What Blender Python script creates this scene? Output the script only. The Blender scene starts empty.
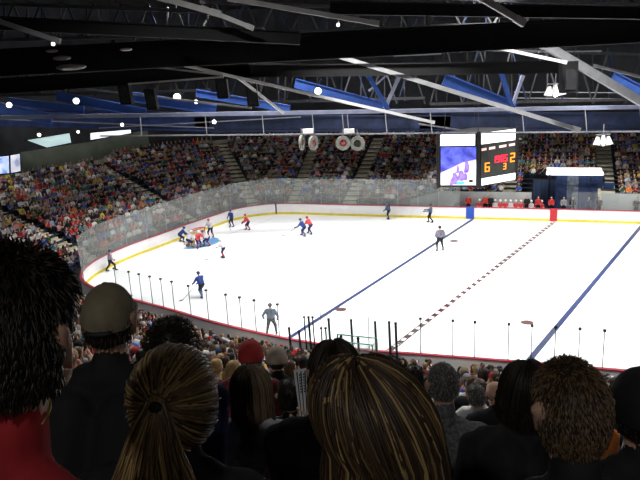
import bpy, bmesh, math, random
import numpy as np
from mathutils import Vector, Matrix

C = bpy.context.scene.collection
SC = bpy.context.scene
PI = math.pi

# ------------------------------------------------------------------ camera, world, exposure
EYE = Vector((0.0, 0.0, 14.5))
PITCH, ROLL, FOC = -math.atan(170.0 / 650.0), -0.05, 650.0
_fw = Vector((0, math.cos(PITCH), math.sin(PITCH)))
_r0 = Vector((1, 0, 0)); _u0 = _r0.cross(_fw)
_rt = _r0 * math.cos(ROLL) + _u0 * math.sin(ROLL)
_up = -_r0 * math.sin(ROLL) + _u0 * math.cos(ROLL)
cam_data = bpy.data.cameras.new('camera')
cam_data.sensor_fit = 'HORIZONTAL'
cam_data.sensor_width = 36.0
cam_data.lens = 36.0 * FOC / 640.0
cam_data.clip_start = 0.05; cam_data.clip_end = 400
cam = bpy.data.objects.new('camera', cam_data); C.objects.link(cam)
cam.matrix_world = Matrix(((_rt.x, _up.x, -_fw.x, EYE.x), (_rt.y, _up.y, -_fw.y, EYE.y), (_rt.z, _up.z, -_fw.z, EYE.z), (0, 0, 0, 1)))
SC.camera = cam
world = bpy.data.worlds.new('arena_air'); SC.world = world; world.use_nodes = True
world.node_tree.nodes['Background'].inputs[0].default_value = (0.55, 0.62, 0.75, 1)
world.node_tree.nodes['Background'].inputs[1].default_value = 0.035
SC.view_settings.view_transform = 'Standard'
SC.view_settings.look = 'None'
SC.view_settings.gamma = 1.0
SC.view_settings.use_curve_mapping = False
SC.view_settings.exposure = 0.0
ICE_LAMP_W = 13500.0
HOUSE_LAMP_W = 1900.0


def ray(px, py):
    return (_fw * FOC + _rt * (px - 320) + _up * (240 - py)).normalized()


def on_z(px, py, z=0.0):
    d = ray(px, py); return EYE + d * ((z - EYE.z) / d.z)


def at(px, py, depth):
    """the place in the arena that is seen at a pixel of the photograph, DEPTH metres in front of the seat"""
    d = ray(px, py); return EYE + d * (depth / d.y)


def project(P):
    d = Vector(P) - EYE; z = d.dot(_fw)
    if z < 0.05: return (-9e3, -9e3, z)
    return (320 + FOC * d.dot(_rt) / z, 240 - FOC * d.dot(_up) / z, z)


# ------------------------------------------------------------------ materials
_M = {}
def mat(name, col, rough=0.6, vary=0.0, scale=8.0, metal=0.0, emit=0.0, stretch=None, col2=None, spec=0.3):
    if name in _M: return _M[name]
    m = bpy.data.materials.new(name); m.use_nodes = True
    nt = m.node_tree; b = nt.nodes['Principled BSDF']
    b.inputs['Base Color'].default_value = (*col, 1); b.inputs['Roughness'].default_value = rough
    b.inputs['Metallic'].default_value = metal
    b.inputs['Specular IOR Level'].default_value = spec
    if vary or col2:
        tc = nt.nodes.new('ShaderNodeTexCoord'); nz = nt.nodes.new('ShaderNodeTexNoise'); nz.inputs['Scale'].default_value = scale
        nz.inputs['Detail'].default_value = 4
        src = tc.outputs['Object']
        if stretch:
            mp = nt.nodes.new('ShaderNodeMapping'); mp.inputs['Scale'].default_value = stretch
            nt.links.new(src, mp.inputs[0]); src = mp.outputs[0]
        nt.links.new(src, nz.inputs['Vector'])
        rp = nt.nodes.new('ShaderNodeValToRGB')
        c2 = col2 or tuple(min(1, c * (1 + vary)) for c in col); c1 = col if col2 else tuple(c * (1 - vary) for c in col)
        rp.color_ramp.elements[0].position = 0.32; rp.color_ramp.elements[0].color = (*c1, 1)
        rp.color_ramp.elements[1].position = 0.68; rp.color_ramp.elements[1].color = (*c2, 1)
        nt.links.new(nz.outputs['Fac'], rp.inputs[0]); nt.links.new(rp.outputs[0], b.inputs['Base Color'])
        if emit: nt.links.new(rp.outputs[0], b.inputs['Emission Color'])
    if emit:
        if not (vary or col2): b.inputs['Emission Color'].default_value = (*col, 1)
        b.inputs['Emission Strength'].default_value = emit
    _M[name] = m
    return m


def glass_mat(name, tint, haze, haze_col):
    if name in _M: return _M[name]
    m = bpy.data.materials.new(name); m.use_nodes = True; nt = m.node_tree; nt.nodes.clear()
    o = nt.nodes.new('ShaderNodeOutputMaterial'); t = nt.nodes.new('ShaderNodeBsdfTransparent'); t.inputs[0].default_value = (*tint, 1)
    d = nt.nodes.new('ShaderNodeBsdfDiffuse'); g = nt.nodes.new('ShaderNodeBsdfGlossy'); g.inputs['Roughness'].default_value = 0.08
    tl = nt.nodes.new('ShaderNodeBsdfTranslucent'); tl.inputs[0].default_value = (*haze_col, 1)
    d.inputs[0].default_value = (*haze_col, 1)
    nz = nt.nodes.new('ShaderNodeTexNoise'); nz.inputs['Scale'].default_value = 0.7
    mr = nt.nodes.new('ShaderNodeMapRange'); mr.inputs['To Min'].default_value = haze * 0.6; mr.inputs['To Max'].default_value = haze * 1.4
    tc = nt.nodes.new('ShaderNodeTexCoord'); nt.links.new(tc.outputs['Object'], nz.inputs['Vector']); nt.links.new(nz.outputs['Fac'], mr.inputs['Value'])
    m0 = nt.nodes.new('ShaderNodeMixShader'); m0.inputs[0].default_value = 0.5
    nt.links.new(d.outputs[0], m0.inputs[1]); nt.links.new(tl.outputs[0], m0.inputs[2])
    m1 = nt.nodes.new('ShaderNodeMixShader'); nt.links.new(mr.outputs[0], m1.inputs[0]); nt.links.new(t.outputs[0], m1.inputs[1]); nt.links.new(m0.outputs[0], m1.inputs[2])
    m2 = nt.nodes.new('ShaderNodeMixShader'); m2.inputs[0].default_value = 0.015
    nt.links.new(m1.outputs[0], m2.inputs[1]); nt.links.new(g.outputs[0], m2.inputs[2]); nt.links.new(m2.outputs[0], o.inputs[0])
    _M[name] = m
    return m


SKIN = [mat('skin_fair', (0.55, 0.33, 0.24), 0.55, 0.1, 20), mat('skin_tan', (0.42, 0.24, 0.16), 0.55, 0.1, 20), mat('skin_brown', (0.16, 0.085, 0.05), 0.55, 0.1, 20)]
SHIRTS = [('white', (0.72, 0.72, 0.70)), ('red', (0.45, 0.035, 0.035)), ('navy', (0.02, 0.03, 0.10)), ('black', (0.012, 0.012, 0.014)),
          ('teal', (0.02, 0.20, 0.24)), ('grey', (0.22, 0.22, 0.23)), ('blue', (0.04, 0.12, 0.42)), ('yellow', (0.62, 0.45, 0.06)),
          ('orange', (0.55, 0.16, 0.03)), ('khaki', (0.34, 0.28, 0.17)), ('maroon', (0.16, 0.02, 0.03)), ('pink', (0.60, 0.28, 0.32)),
          ('dark green', (0.03, 0.10, 0.05)), ('brown', (0.10, 0.06, 0.035)), ('pale blue', (0.32, 0.45, 0.62)), ('purple', (0.12, 0.05, 0.20))]
SHIRT_M = [mat('shirt_' + n.replace(' ', '_'), c, 0.85, 0.18, 14) for n, c in SHIRTS]
SHIRT_W_END = [17, 12, 8, 9, 6, 9, 6, 3, 3, 5, 3, 4, 3, 4, 5, 2]
SHIRT_W_FAR = [8, 3, 12, 20, 3, 12, 5, 1, 1, 5, 3, 1, 4, 6, 4, 2]  # darker mix: the far stand's weaker light put into its shirts
SHIRT_W_NEAR = [11, 5, 10, 16, 3, 10, 6, 2, 1, 5, 3, 1, 2, 5, 5, 1]
HAIRS = [('black', (0.010, 0.008, 0.007)), ('dark brown', (0.030, 0.017, 0.010)), ('brown', (0.075, 0.042, 0.022)), ('blond', (0.32, 0.20, 0.085)), ('grey', (0.22, 0.21, 0.20)), ('auburn', (0.14, 0.045, 0.018))]
HAIR_M = [mat('hair_' + n.replace(' ', '_'), c, 0.5, 0.25, 30) for n, c in HAIRS]
PANTS_M = [mat('denim', (0.035, 0.05, 0.11), 0.85, 0.2, 20), mat('dark_trousers', (0.014, 0.014, 0.016), 0.85, 0.2, 20), mat('khaki_trousers', (0.26, 0.21, 0.14), 0.85, 0.15, 20)]
CAPS = [('white', (0.6, 0.6, 0.58)), ('navy', (0.02, 0.03, 0.09)), ('red', (0.38, 0.03, 0.03)), ('black', (0.012, 0.012, 0.013))]
CAP_M = [mat('cap_' + n, c, 0.8, 0.1, 20) for n, c in CAPS]
SHOE_M = mat('shoe_dark', (0.02, 0.02, 0.022), 0.6, 0.2, 20)


# ------------------------------------------------------------------ mesh helpers
def link(name, me, materials=None, parent=None):
    if materials:
        for m in (materials if isinstance(materials, (list, tuple)) else [materials]): me.materials.append(m)
    o = bpy.data.objects.new(name, me); C.objects.link(o)
    if parent is not None: o.parent = parent
    return o


def tag(o, label=None, cat=None, group=None, kind=None):
    if label: o['label'] = label
    if cat: o['category'] = cat
    if group: o['group'] = group
    if kind: o['kind'] = kind
    return o


def empty(name, loc, rz=0.0):
    o = bpy.data.objects.new(name, None); C.objects.link(o); o.location = loc; o.rotation_euler = (0, 0, rz); o.empty_display_size = 0.2
    return o


class MB:
    def __init__(s, origin=(0, 0, 0)):
        s.v = []; s.f = []; s.m = []; s.o = Vector(origin)
    def add(s, vs, fs, mi=0):
        n = len(s.v); s.v += [tuple(Vector(v) - s.o) for v in vs]; s.f += [tuple(i + n for i in f) for f in fs]; s.m += [mi] * len(fs); return s
    def hexa(s, p, mi=0):
        return s.add(p, [(0, 3, 2, 1), (4, 5, 6, 7), (0, 1, 5, 4), (1, 2, 6, 5), (2, 3, 7, 6), (3, 0, 4, 7)], mi)
    def box(s, c, size, rz=0.0, mi=0):
        c = Vector(c); hx, hy, hz = size[0] / 2, size[1] / 2, size[2] / 2; R = Matrix.Rotation(rz, 3, 'Z')
        return s.hexa([c + R @ Vector((x, y, z)) for z in (-hz, hz) for x, y in ((-hx, -hy), (hx, -hy), (hx, hy), (-hx, hy))], mi)
    def bar(s, a, b, w, h=None, mi=0, upv=(0, 0, 1)):
        a, b = Vector(a), Vector(b); h = h or w; d = (b - a).normalized(); u = Vector(upv)
        if abs(d.dot(u)) > 0.98: u = Vector((0, 1, 0))
        x = d.cross(u).normalized() * w / 2; y = x.cross(d).normalized() * h / 2
        return s.hexa([a - x - y, a + x - y, a + x + y, a - x + y, b - x - y, b + x - y, b + x + y, b - x + y], mi)
    def tube(s, pts, r, n=8, mi=0, cap=True):
        pts = [Vector(p) for p in pts]; rr = r if isinstance(r, (list, tuple)) else [r] * len(pts); rings = []; vs = []; fs = []
        prev = None
        for i, p in enumerate(pts):
            d = (pts[min(i + 1, len(pts) - 1)] - pts[max(i - 1, 0)]).normalized()
            u = prev if prev is not None else (Vector((0, 0, 1)) if abs(d.z) < 0.9 else Vector((1, 0, 0)))
            x = (u - d * u.dot(d)).normalized(); y = d.cross(x); prev = x
            rings.append(len(vs)); vs += [p + (x * math.cos(2 * PI * k / n) + y * math.sin(2 * PI * k / n)) * rr[i] for k in range(n)]
        for a, b in zip(rings, rings[1:]):
            fs += [(a + k, a + (k + 1) % n, b + (k + 1) % n, b + k) for k in range(n)]
        if cap: fs += [tuple(range(n - 1, -1, -1)), tuple(rings[-1] + k for k in range(n))]
        return s.add(vs, fs, mi)
    def ball(s, c, r, n=10, mi=0):
        c = Vector(c); r = Vector(r) if isinstance(r, (list, tuple, Vector)) else Vector((r, r, r)); vs = [c + Vector((0, 0, -r.z))]; fs = []; k = max(4, n // 2)
        for i in range(1, k):
            t = -PI / 2 + PI * i / k
            vs += [c + Vector((r.x * math.cos(t) * math.cos(2 * PI * j / n), r.y * math.cos(t) * math.sin(2 * PI * j / n), r.z * math.sin(t))) for j in range(n)]
        vs.append(c + Vector((0, 0, r.z))); L = len(vs) - 1
        fs += [(0, 1 + (j + 1) % n, 1 + j) for j in range(n)]
        for i in range(k - 2):
            a = 1 + i * n; b = a + n
            fs += [(a + j, a + (j + 1) % n, b + (j + 1) % n, b + j) for j in range(n)]
        a = 1 + (k - 2) * n; fs += [(a + j, a + (j + 1) % n, L) for j in range(n)]
        return s.add(vs, fs, mi)
    def prism(s, pts, z0, z1, mi=0):
        n = len(pts); vs = [Vector((p[0], p[1], z0)) for p in pts] + [Vector((p[0], p[1], z1)) for p in pts]
        return s.add(vs, [tuple(range(n - 1, -1, -1)), tuple(range(n, 2 * n))] + [(i, (i + 1) % n, n + (i + 1) % n, n + i) for i in range(n)], mi)
    def mesh(s, name, smooth=False):
        me = bpy.data.meshes.new(name); me.from_pydata(s.v, [], s.f); me.polygons.foreach_set('material_index', s.m)
        if smooth: me.polygons.foreach_set('use_smooth', [True] * len(s.f))
        me.update(); return me
    def build(s, name, materials, parent=None, smooth=False):
        o = link(name, s.mesh(name, smooth), materials, parent)
        if parent is None and s.o.length: o.location = s.o
        return o


def struct(o, kind='structure'):
    o['kind'] = kind; return o


# capsule bodies: overlapping tapered limbs fused to one continuous skin
def _capsule(bm, a, ra, b, rb, n=10):
    a, b = Vector(a), Vector(b); t = bmesh.new()
    for c, r in ((a, ra), (b, rb)):
        for i in range(n // 2 + 1):
            th = -PI / 2 + PI * i / (n // 2); m = 1 if i in (0, n // 2) else n
            for j in range(m):
                ph = 2 * PI * j / n
                t.verts.new(c + r * Vector((math.cos(th) * math.cos(ph), math.cos(th) * math.sin(ph), math.sin(th))))
    h = bmesh.ops.convex_hull(t, input=list(t.verts))
    junk = [g for g in h['geom_interior'] + h['geom_unused'] if isinstance(g, bmesh.types.BMVert)]
    bmesh.ops.delete(t, geom=list(set(junk)), context='VERTS')
    loose = [v for v in t.verts if not v.link_faces]
    if loose: bmesh.ops.delete(t, geom=loose, context='VERTS')
    idx = {v: bm.verts.new(v.co) for v in t.verts}
    for f in t.faces: bm.faces.new([idx[v] for v in f.verts])
    t.free()


def body_mesh(name, caps, voxel, ratio=1.0, smooth=2, label_caps=None):
    bm = bmesh.new()
    for c in caps: _capsule(bm, *c[:4])
    me = bpy.data.meshes.new(name + '_raw'); bm.to_mesh(me); bm.free()
    o = bpy.data.objects.new(name + '_raw', me); C.objects.link(o)
    r = o.modifiers.new('r', 'REMESH'); r.mode = 'VOXEL'; r.voxel_size = voxel
    if smooth:
        s = o.modifiers.new('s', 'SMOOTH'); s.iterations = smooth; s.factor = 0.5
    if ratio < 1.0:
        d = o.modifiers.new('d', 'DECIMATE'); d.ratio = ratio
    dg = bpy.context.evaluated_depsgraph_get()
    out = bpy.data.meshes.new_from_object(o.evaluated_get(dg)); out.name = name
    bpy.data.objects.remove(o); bpy.data.meshes.remove(me)
    n = len(out.polygons); cen = np.empty(n * 3); out.polygons.foreach_get('center', cen); cen = cen.reshape(-1, 3)
    best = np.full(n, 1e9); lab = np.zeros(n, int)
    for c in (label_caps or caps):
        a = np.array(c[0]); b = np.array(c[2]); ab = b - a; L = max(ab @ ab, 1e-9)
        t = np.clip((cen - a) @ ab / L, 0, 1); d = np.linalg.norm(cen - (a + t[:, None] * ab), axis=1) - (c[1] + t * (c[3] - c[1]))
        k = d < best; best[k] = d[k]; lab[k] = c[4]
    out.polygons.foreach_set('material_index', lab.astype(np.int32)); out.polygons.foreach_set('use_smooth', np.ones(n, bool)); out.update()
    return out


# ------------------------------------------------------------------ plan of the bowl: the line of the rink boards
CTRL = [(13.6, 25.75), (9.2, 27.2), (5.0, 28.5), (1.5, 29.6), (-2.4, 31.6), (-6.0, 34.05), (-9.2, 36.65), (-12.1, 38.85), (-14.6, 40.9), (-16.3, 42.8), (-17.2, 44.8),
        (-17.45, 47.0), (-17.0, 49.7), (-15.6, 53.2), (-14.0, 56.0), (-12.4, 59.2), (-10.6, 62.2), (-8.8, 65.0), (-6.3, 66.7), (-3.4, 66.85), (1.5, 65.1), (7.0, 63.1), (14.6, 60.45), (21.5, 57.95), (28.3, 55.4), (36.0, 52.6),
        (41.5, 48.6), (43.6, 42.0), (43.0, 34.0), (40.0, 25.5), (35.5, 20.6), (29.5, 20.6), (21.0, 23.4)]


def loop_curve(ctrl, step):
    n = len(ctrl); P = np.array(ctrl, float); out = []
    for i in range(n):
        p0, p1, p2, p3 = P[i - 1], P[i], P[(i + 1) % n], P[(i + 2) % n]; m = max(2, int(np.linalg.norm(p2 - p1) / step * 3))
        for t in np.linspace(0, 1, m, endpoint=False):
            out.append(0.5 * (2 * p1 + (p2 - p0) * t + (2 * p0 - 5 * p1 + 4 * p2 - p3) * t * t + (3 * p1 - p0 - 3 * p2 + p3) * t ** 3))
    out = np.array(out); seg = np.linalg.norm(np.roll(out, -1, 0) - out, axis=1); s = np.concatenate([[0], np.cumsum(seg)]); tot = s[-1]
    m = int(round(tot / step)); q = np.arange(m) * tot / m; ex = np.vstack([out, out[:1]])
    return np.stack([np.interp(q, s, ex[:, 0]), np.interp(q, s, ex[:, 1])], 1)


LOOP = loop_curve(CTRL, 0.5)
NL = len(LOOP)
_tan = np.roll(LOOP, -3, 0) - np.roll(LOOP, 3, 0); _tan /= np.linalg.norm(_tan, axis=1)[:, None]
for _ in range(3): _tan = (np.roll(_tan, 1, 0) + _tan + np.roll(_tan, -1, 0)); _tan /= np.linalg.norm(_tan, axis=1)[:, None]
NORM = np.stack([-_tan[:, 1], _tan[:, 0]], 1)          # outwards, away from the ice


def near_i(x, y): return int(np.argmin(((LOOP - np.array([x, y])) ** 2).sum(1)))


I_CORNER, I_END, I_FARCORNER, I_FAR = near_i(-9.2, 36.6), near_i(-17.3, 45.5), near_i(-10.6, 62.2), near_i(-3.4, 66.85)
I_FAR_STOP, I_NEAR_START = near_i(40, 50.2), near_i(30, 20.6)
I_TUN0, I_TUN1 = near_i(*[on_z(532, 221)[q] for q in (0, 1)]), near_i(*[on_z(600, 223)[q] for q in (0, 1)])


def lerp_keys(keys):
    ks = sorted(keys); x = [k for k, _ in ks]; y = [v for _, v in ks]
    return np.interp(np.arange(NL), x, y)


UMAX = lerp_keys([(I_CORNER - 6, 33.0), (I_CORNER, 14.0), (I_CORNER + 14, 13.0), (I_END + 6, 13.0), (I_FARCORNER, 14.0), (I_FAR, 14.4), (I_FAR_STOP, 14.4), (I_FAR_STOP + 1, 14.4)])
SLOPE = lerp_keys([(I_CORNER, 0.5), (I_END, 0.43), (I_FARCORNER, 0.41), (I_FAR, 0.41), (near_i(8.5, 62.6), 0.40), (near_i(11.8, 61.4), 0.335), (I_FAR_STOP, 0.335)])
Z0 = lerp_keys([(I_CORNER, 0.25), (I_END, 0.55), (I_FARCORNER, 0.6), (I_FAR, 0.75), (near_i(8.5, 62.6), 0.9), (near_i(11.8, 61.4), 1.9), (I_FAR_STOP, 1.9)])
NEARNESS = lerp_keys([(I_CORNER, 1.0), (I_CORNER + 12, 0.0), (I_FAR_STOP, 0.0), (I_FAR_STOP + 10, 0.0), (I_FAR_STOP + 60, 1.0)])
UMAX[I_FAR_STOP + 60:] = 33.0; Z0[I_FAR_STOP + 60:] = 0.25
U0, ROW = 1.3, 0.85
NROWS = 37


def tread(i, k):
    """height of the floor of row K of the stand above loop sample I"""
    u = ROW * k
    near = 0.45 + 0.464 * u
    other = Z0[i] + SLOPE[i] * u
    return NEARNESS[i] * near + (1 - NEARNESS[i]) * other


def stand_pt(i, u, z):
    return Vector((LOOP[i, 0] + NORM[i, 0] * u, LOOP[i, 1] + NORM[i, 1] * u, z))


def stand_range():
    out = [i for i in range(0, I_FAR_STOP)] + [i for i in range(I_NEAR_START, NL)]
    return out


# ------------------------------------------------------------------ setting: floor, ice, stands, walls, ceiling
concrete = mat('concrete', (0.055, 0.055, 0.06), 0.9, 0.25, 1.5)
beige = mat('beige_concrete', (0.60, 0.56, 0.43), 0.9, 0.2, 2.0)
bench_blue = mat('bench_dark_blue', (0.02, 0.03, 0.06), 0.6, 0.2, 6)
white_board = mat('board_white', (0.80, 0.79, 0.80), 0.35, 0.03, 2.0)
yellow_kick = mat('kick_yellow', (0.70, 0.58, 0.05), 0.5, 0.1, 3.0)
cap_red = mat('cap_rail_red', (0.40, 0.035, 0.06), 0.5, 0.1, 4.0)
ice_m = mat('ice', (0.88, 0.90, 0.93), 0.25, 0.02, 0.4)
black_metal = mat('black_metal', (0.010, 0.010, 0.011), 0.6, 0.2, 5)
dark_metal = mat('dark_metal', (0.022, 0.023, 0.026), 0.6, 0.25, 3)
grey_metal = mat('grey_metal', (0.20, 0.205, 0.22), 0.5, 0.12, 3)
pale_metal = mat('pale_metal', (0.27, 0.275, 0.285), 0.5, 0.1, 3)
lilac_metal = mat('lilac_metal', (0.24, 0.26, 0.36), 0.5, 0.12, 2)
blue_steel = mat('blue_steel', (0.024, 0.062, 0.23), 0.5, 0.15, 2)
navy_steel = mat('navy_steel', (0.008, 0.014, 0.040), 0.7, 0.4, 1.2)
red_m = mat('red_paint', (0.50, 0.03, 0.04), 0.45, 0.1, 5)
blue_m = mat('blue_paint', (0.03, 0.09, 0.45), 0.45, 0.1, 5)

fl = MB(); fl.box((10, 45, -0.2), (150, 120, 0.3)); struct(fl.build('floor', concrete))
ip = MB(); ip.prism([tuple(p) for p in LOOP[::-1]], -0.05, 0.0); struct(ip.build('floor_ice', ice_m))

st = MB(); rng = stand_range()
for k in range(NROWS):
    u = U0 + ROW * k
    for i in rng:
        j = (i + 1) % NL
        if j not in (0,) and j != i + 1: continue
        if UMAX[i] < u or UMAX[j] < u: continue
        if i == I_FAR_STOP - 1 or (I_TUN0 <= i < I_TUN1 and k < 4): continue
        zi, zj = tread(i, k), tread(j, k)
        pi_, pj_ = (tread(i, k - 1), tread(j, k - 1)) if k else (-0.05, -0.05)
        a, b = stand_pt(i, u, zi), stand_pt(j, u, zj); c, d = stand_pt(j, u + ROW, zj), stand_pt(i, u + ROW, zi)
        st.add([a, b, c, d, stand_pt(i, u, pi_), stand_pt(j, u, pj_)], [(0, 3, 2, 1), (4, 0, 1, 5)], 0)
        h0, h1 = 0.52, 0.80
        q = [stand_pt(i, u + h0, zi + 0.34), stand_pt(j, u + h0, zj + 0.34), stand_pt(j, u + h1, zj + 0.34), stand_pt(i, u + h1, zi + 0.34)]
        q2 = [Vector(v) + Vector((0, 0, 0.05)) for v in q]
        st.add(q + q2, [(0, 1, 2, 3), (4, 7, 6, 5), (0, 4, 5, 1), (2, 6, 7, 3)], 1)
struct(st.build('floor_stand', [concrete, bench_blue]))

# stairs that run up through the stands
AISLES = [near_i(-16.85, 49.9), near_i(-11.0, 61.5), near_i(-6.3, 66.7), near_i(-3.0, 66.7), near_i(2.5, 64.75), near_i(17.6, 59.4), near_i(25.8, 56.35), near_i(-4.2, 32.8), near_i(6.6, 28.0), near_i(17.5, 24.5)]
for ai, i in enumerate(AISLES):
    sm = MB(); t = Vector((_tan[i, 0], _tan[i, 1], 0)); n = Vector((NORM[i, 0], NORM[i, 1], 0)); rz = math.atan2(t.y, t.x)
    for k in range(NROWS):
        u = U0 + ROW * k
        if u > UMAX[i]: break
        z = tread(i, k); zn = tread(i, k + 1)
        p = stand_pt(i, u + 0.42, 0)
        sm.box((p.x, p.y, z - 0.17), (1.45, 0.86, 0.46), rz)
        p = stand_pt(i, u + 0.64, 0); sm.box((p.x, p.y, (z + zn) / 2 - (zn - z) * 0.25 + 0.03), (1.45, 0.42, (zn - z) * 0.5 + .06), rz)
    struct(sm.build('trim_%d' % (ai + 1), beige))

# wall behind the end and far stands, the light ledge on its foot, the front wall under the far stand
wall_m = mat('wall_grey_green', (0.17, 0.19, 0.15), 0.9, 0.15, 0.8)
wall_dark = mat('wall_dark', (0.035, 0.037, 0.042), 0.9, 0.3, 0.6)  # dark copy of the wall; shade under the roof put into colour
wl = MB(); ld = MB()
for i in range(I_CORNER + 4, I_FAR_STOP - 1):
    j = i + 1
    ki = int((UMAX[i] - U0) / ROW) + 1
    zi, zj = tread(i, ki), tread(j, int((UMAX[j] - U0) / ROW) + 1)
    ui, uj = UMAX[i] + 1.7, UMAX[j] + 1.7
    hi = zi + 3.0; mi = 0
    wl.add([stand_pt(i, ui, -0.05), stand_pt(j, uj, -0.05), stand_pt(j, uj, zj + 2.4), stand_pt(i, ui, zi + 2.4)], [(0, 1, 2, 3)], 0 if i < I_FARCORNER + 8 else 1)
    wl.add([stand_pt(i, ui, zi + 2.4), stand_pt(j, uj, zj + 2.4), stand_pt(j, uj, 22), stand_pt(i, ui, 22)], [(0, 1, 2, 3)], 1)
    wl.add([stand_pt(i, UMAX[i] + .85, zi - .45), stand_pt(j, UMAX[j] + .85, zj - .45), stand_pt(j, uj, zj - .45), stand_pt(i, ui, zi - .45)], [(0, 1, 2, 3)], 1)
    if j < I_FAR + 4:
        a, b = UMAX[i] + 0.86, UMAX[j] + 0.86
        lo = 0.05
        ld.hexa([stand_pt(i, a, zi - 0.4 + lo), stand_pt(j, b, zj - 0.4 + lo), stand_pt(j, b + .12, zj - .4 + lo), stand_pt(i, a + .12, zi - .4 + lo),
                 stand_pt(i, a, zi + 0.45), stand_pt(j, b, zj + 0.45), stand_pt(j, b + .12, zj + .45), stand_pt(i, a + .12, zi + .45)])
struct(wl.build('wall_back', [wall_m, wall_dark]))
struct(ld.build('trim_20', mat('ledge_cream', (0.42, 0.40, 0.34), 0.8, 0.1, 1.0)))
fw = MB()
for i in range(near_i(9.0, 62.4), I_FAR_STOP - 1):
    j = i + 1
    if I_TUN0 <= i < I_TUN1: continue
    fw.hexa([stand_pt(i, 1.19, -0.05), stand_pt(j, 1.19, -0.05), stand_pt(j, 1.22, -0.05), stand_pt(i, 1.22, -0.05),
             stand_pt(i, 1.19, Z0[i] + 0.55), stand_pt(j, 1.19, Z0[j] + 0.55), stand_pt(j, 1.22, Z0[j] + 0.55), stand_pt(i, 1.22, Z0[i] + 0.55)])
for i in range(I_TUN0, I_TUN1):
    j = i + 1
    fw.hexa([stand_pt(i, 4.66, -0.05), stand_pt(j, 4.66, -0.05), stand_pt(j, 4.69, -0.05), stand_pt(i, 4.69, -0.05), stand_pt(i, 4.66, tread(i, 4)), stand_pt(j, 4.66, tread(j, 4)), stand_pt(j, 4.69, tread(j, 4)), stand_pt(i, 4.69, tread(i, 4))], 1)
struct(fw.build('wall_front', [mat('wall_pale', (0.36, 0.37, 0.36), 0.85, 0.1, 0.8), mat('wall_tunnel', (0.06, 0.09, 0.17), 0.85, 0.4, 1.2, stretch=(2, 2, .15))]))
cl = MB(); cl.box((10, 52, 22.2), (150, 120, 0.3))
for q in range(60): cl.box((-60 + q * 2.4, 52, 21.97), (0.5, 118, 0.16))
struct(cl.build('ceiling', mat('roof_deck', (0.018, 0.0175, 0.017), 0.9, 0.7, 0.5)))

# ------------------------------------------------------------------ markings on the ice
def ice_strip(p, q, w, mi, mb, z=0.004):
    p, q = Vector((p[0], p[1], z)), Vector((q[0], q[1], z)); d = (q - p).normalized(); n = Vector((-d.y, d.x, 0)) * w / 2
    mb.add([p - n, q - n, q + n, p + n], [(0, 1, 2, 3)], mi)

line_blue = mat('line_blue', (0.022, 0.034, 0.10), 0.4, 0.1, 2)
line_red = mat('line_red', (0.040, 0.008, 0.010), 0.4, 0.1, 2)
line_pale = mat('line_pale', (0.75, 0.72, 0.74), 0.4)
line_grey = mat('line_goal', (0.45, 0.36, 0.40), 0.4)
crease_blue = mat('crease_blue', (0.10, 0.25, 0.46), 0.4, 0.1, 3)
BLUE1 = ((14.65, 60.35), (-3.1, 32.3)); RED = ((21.5, 57.75), (2.0, 29.7)); BLUE2 = ((28.35, 55.2), (8.6, 27.6)); GOAL = ((-13.9, 53.3 - 1.9), (-4.5, 66.4))
mb = MB(); ice_strip(*BLUE1, 0.32, 0, mb); ice_strip(*BLUE2, 0.32, 0, mb); struct(mb.build('floor_blue_line', line_blue))
mb = MB(); ice_strip(*RED, 0.36, 0, mb, 0.004)
a, b = Vector(RED[0]), Vector(RED[1]); L = (b - a).length; k = 0
while k * 0.9 + 0.6 < L:
    p = a + (b - a) * ((k * 0.9 + 0.22) / L); q = a + (b - a) * ((k * 0.9 + 0.6) / L); ice_strip(p, q, 0.22, 1, mb, 0.008); k += 1
struct(mb.build('floor_centre_line', [line_red, line_pale]))
mb = MB(); ice_strip((-13.3, 51.6), (-4.75, 65.2), 0.09, 0, mb); struct(mb.build('floor_goal_line', line_grey))
mb = MB()
for px, py in ((341, 309.5), (454, 241), (527, 322.5)):
    c = on_z(px, py); mb.add([c + Vector((0.36 * math.cos(t * PI / 10), 0.36 * math.sin(t * PI / 10), 0.005)) for t in range(20)], [tuple(range(20))])
struct(mb.build('floor_faceoff_spot', mat('spot_brown', (0.085, 0.045, 0.04), 0.4)))
GC = Vector((-10.9, 56.6, 0)); gd = Vector((0.53, 0.85, 0)).normalized(); gn = Vector((0.85, -0.53, 0)).normalized()
mb = MB(); pts = [GC + gd * 2.1 * math.cos(t * PI / 20) + gn * 1.75 * math.sin(t * PI / 20) + Vector((0, 0, 0.006)) for t in range(21)]
mb.add(pts, [tuple(range(20, -1, -1))]); struct(mb.build('floor_goal_crease', crease_blue))
mb = MB(); cc = Vector((3.4, 29.15, 0)); pts = [cc + Vector((2.0 * math.cos(t), 3.6 * math.sin(t), 0.006)) for t in np.linspace(0.02, PI - 0.02, 30)]
for p, q in zip(pts, pts[1:]): ice_strip(p, q, 0.07, 0, mb, 0.006)
struct(mb.build('floor_referee_crease', mat('arc_grey', (0.30, 0.33, 0.32), 0.5)))

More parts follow.
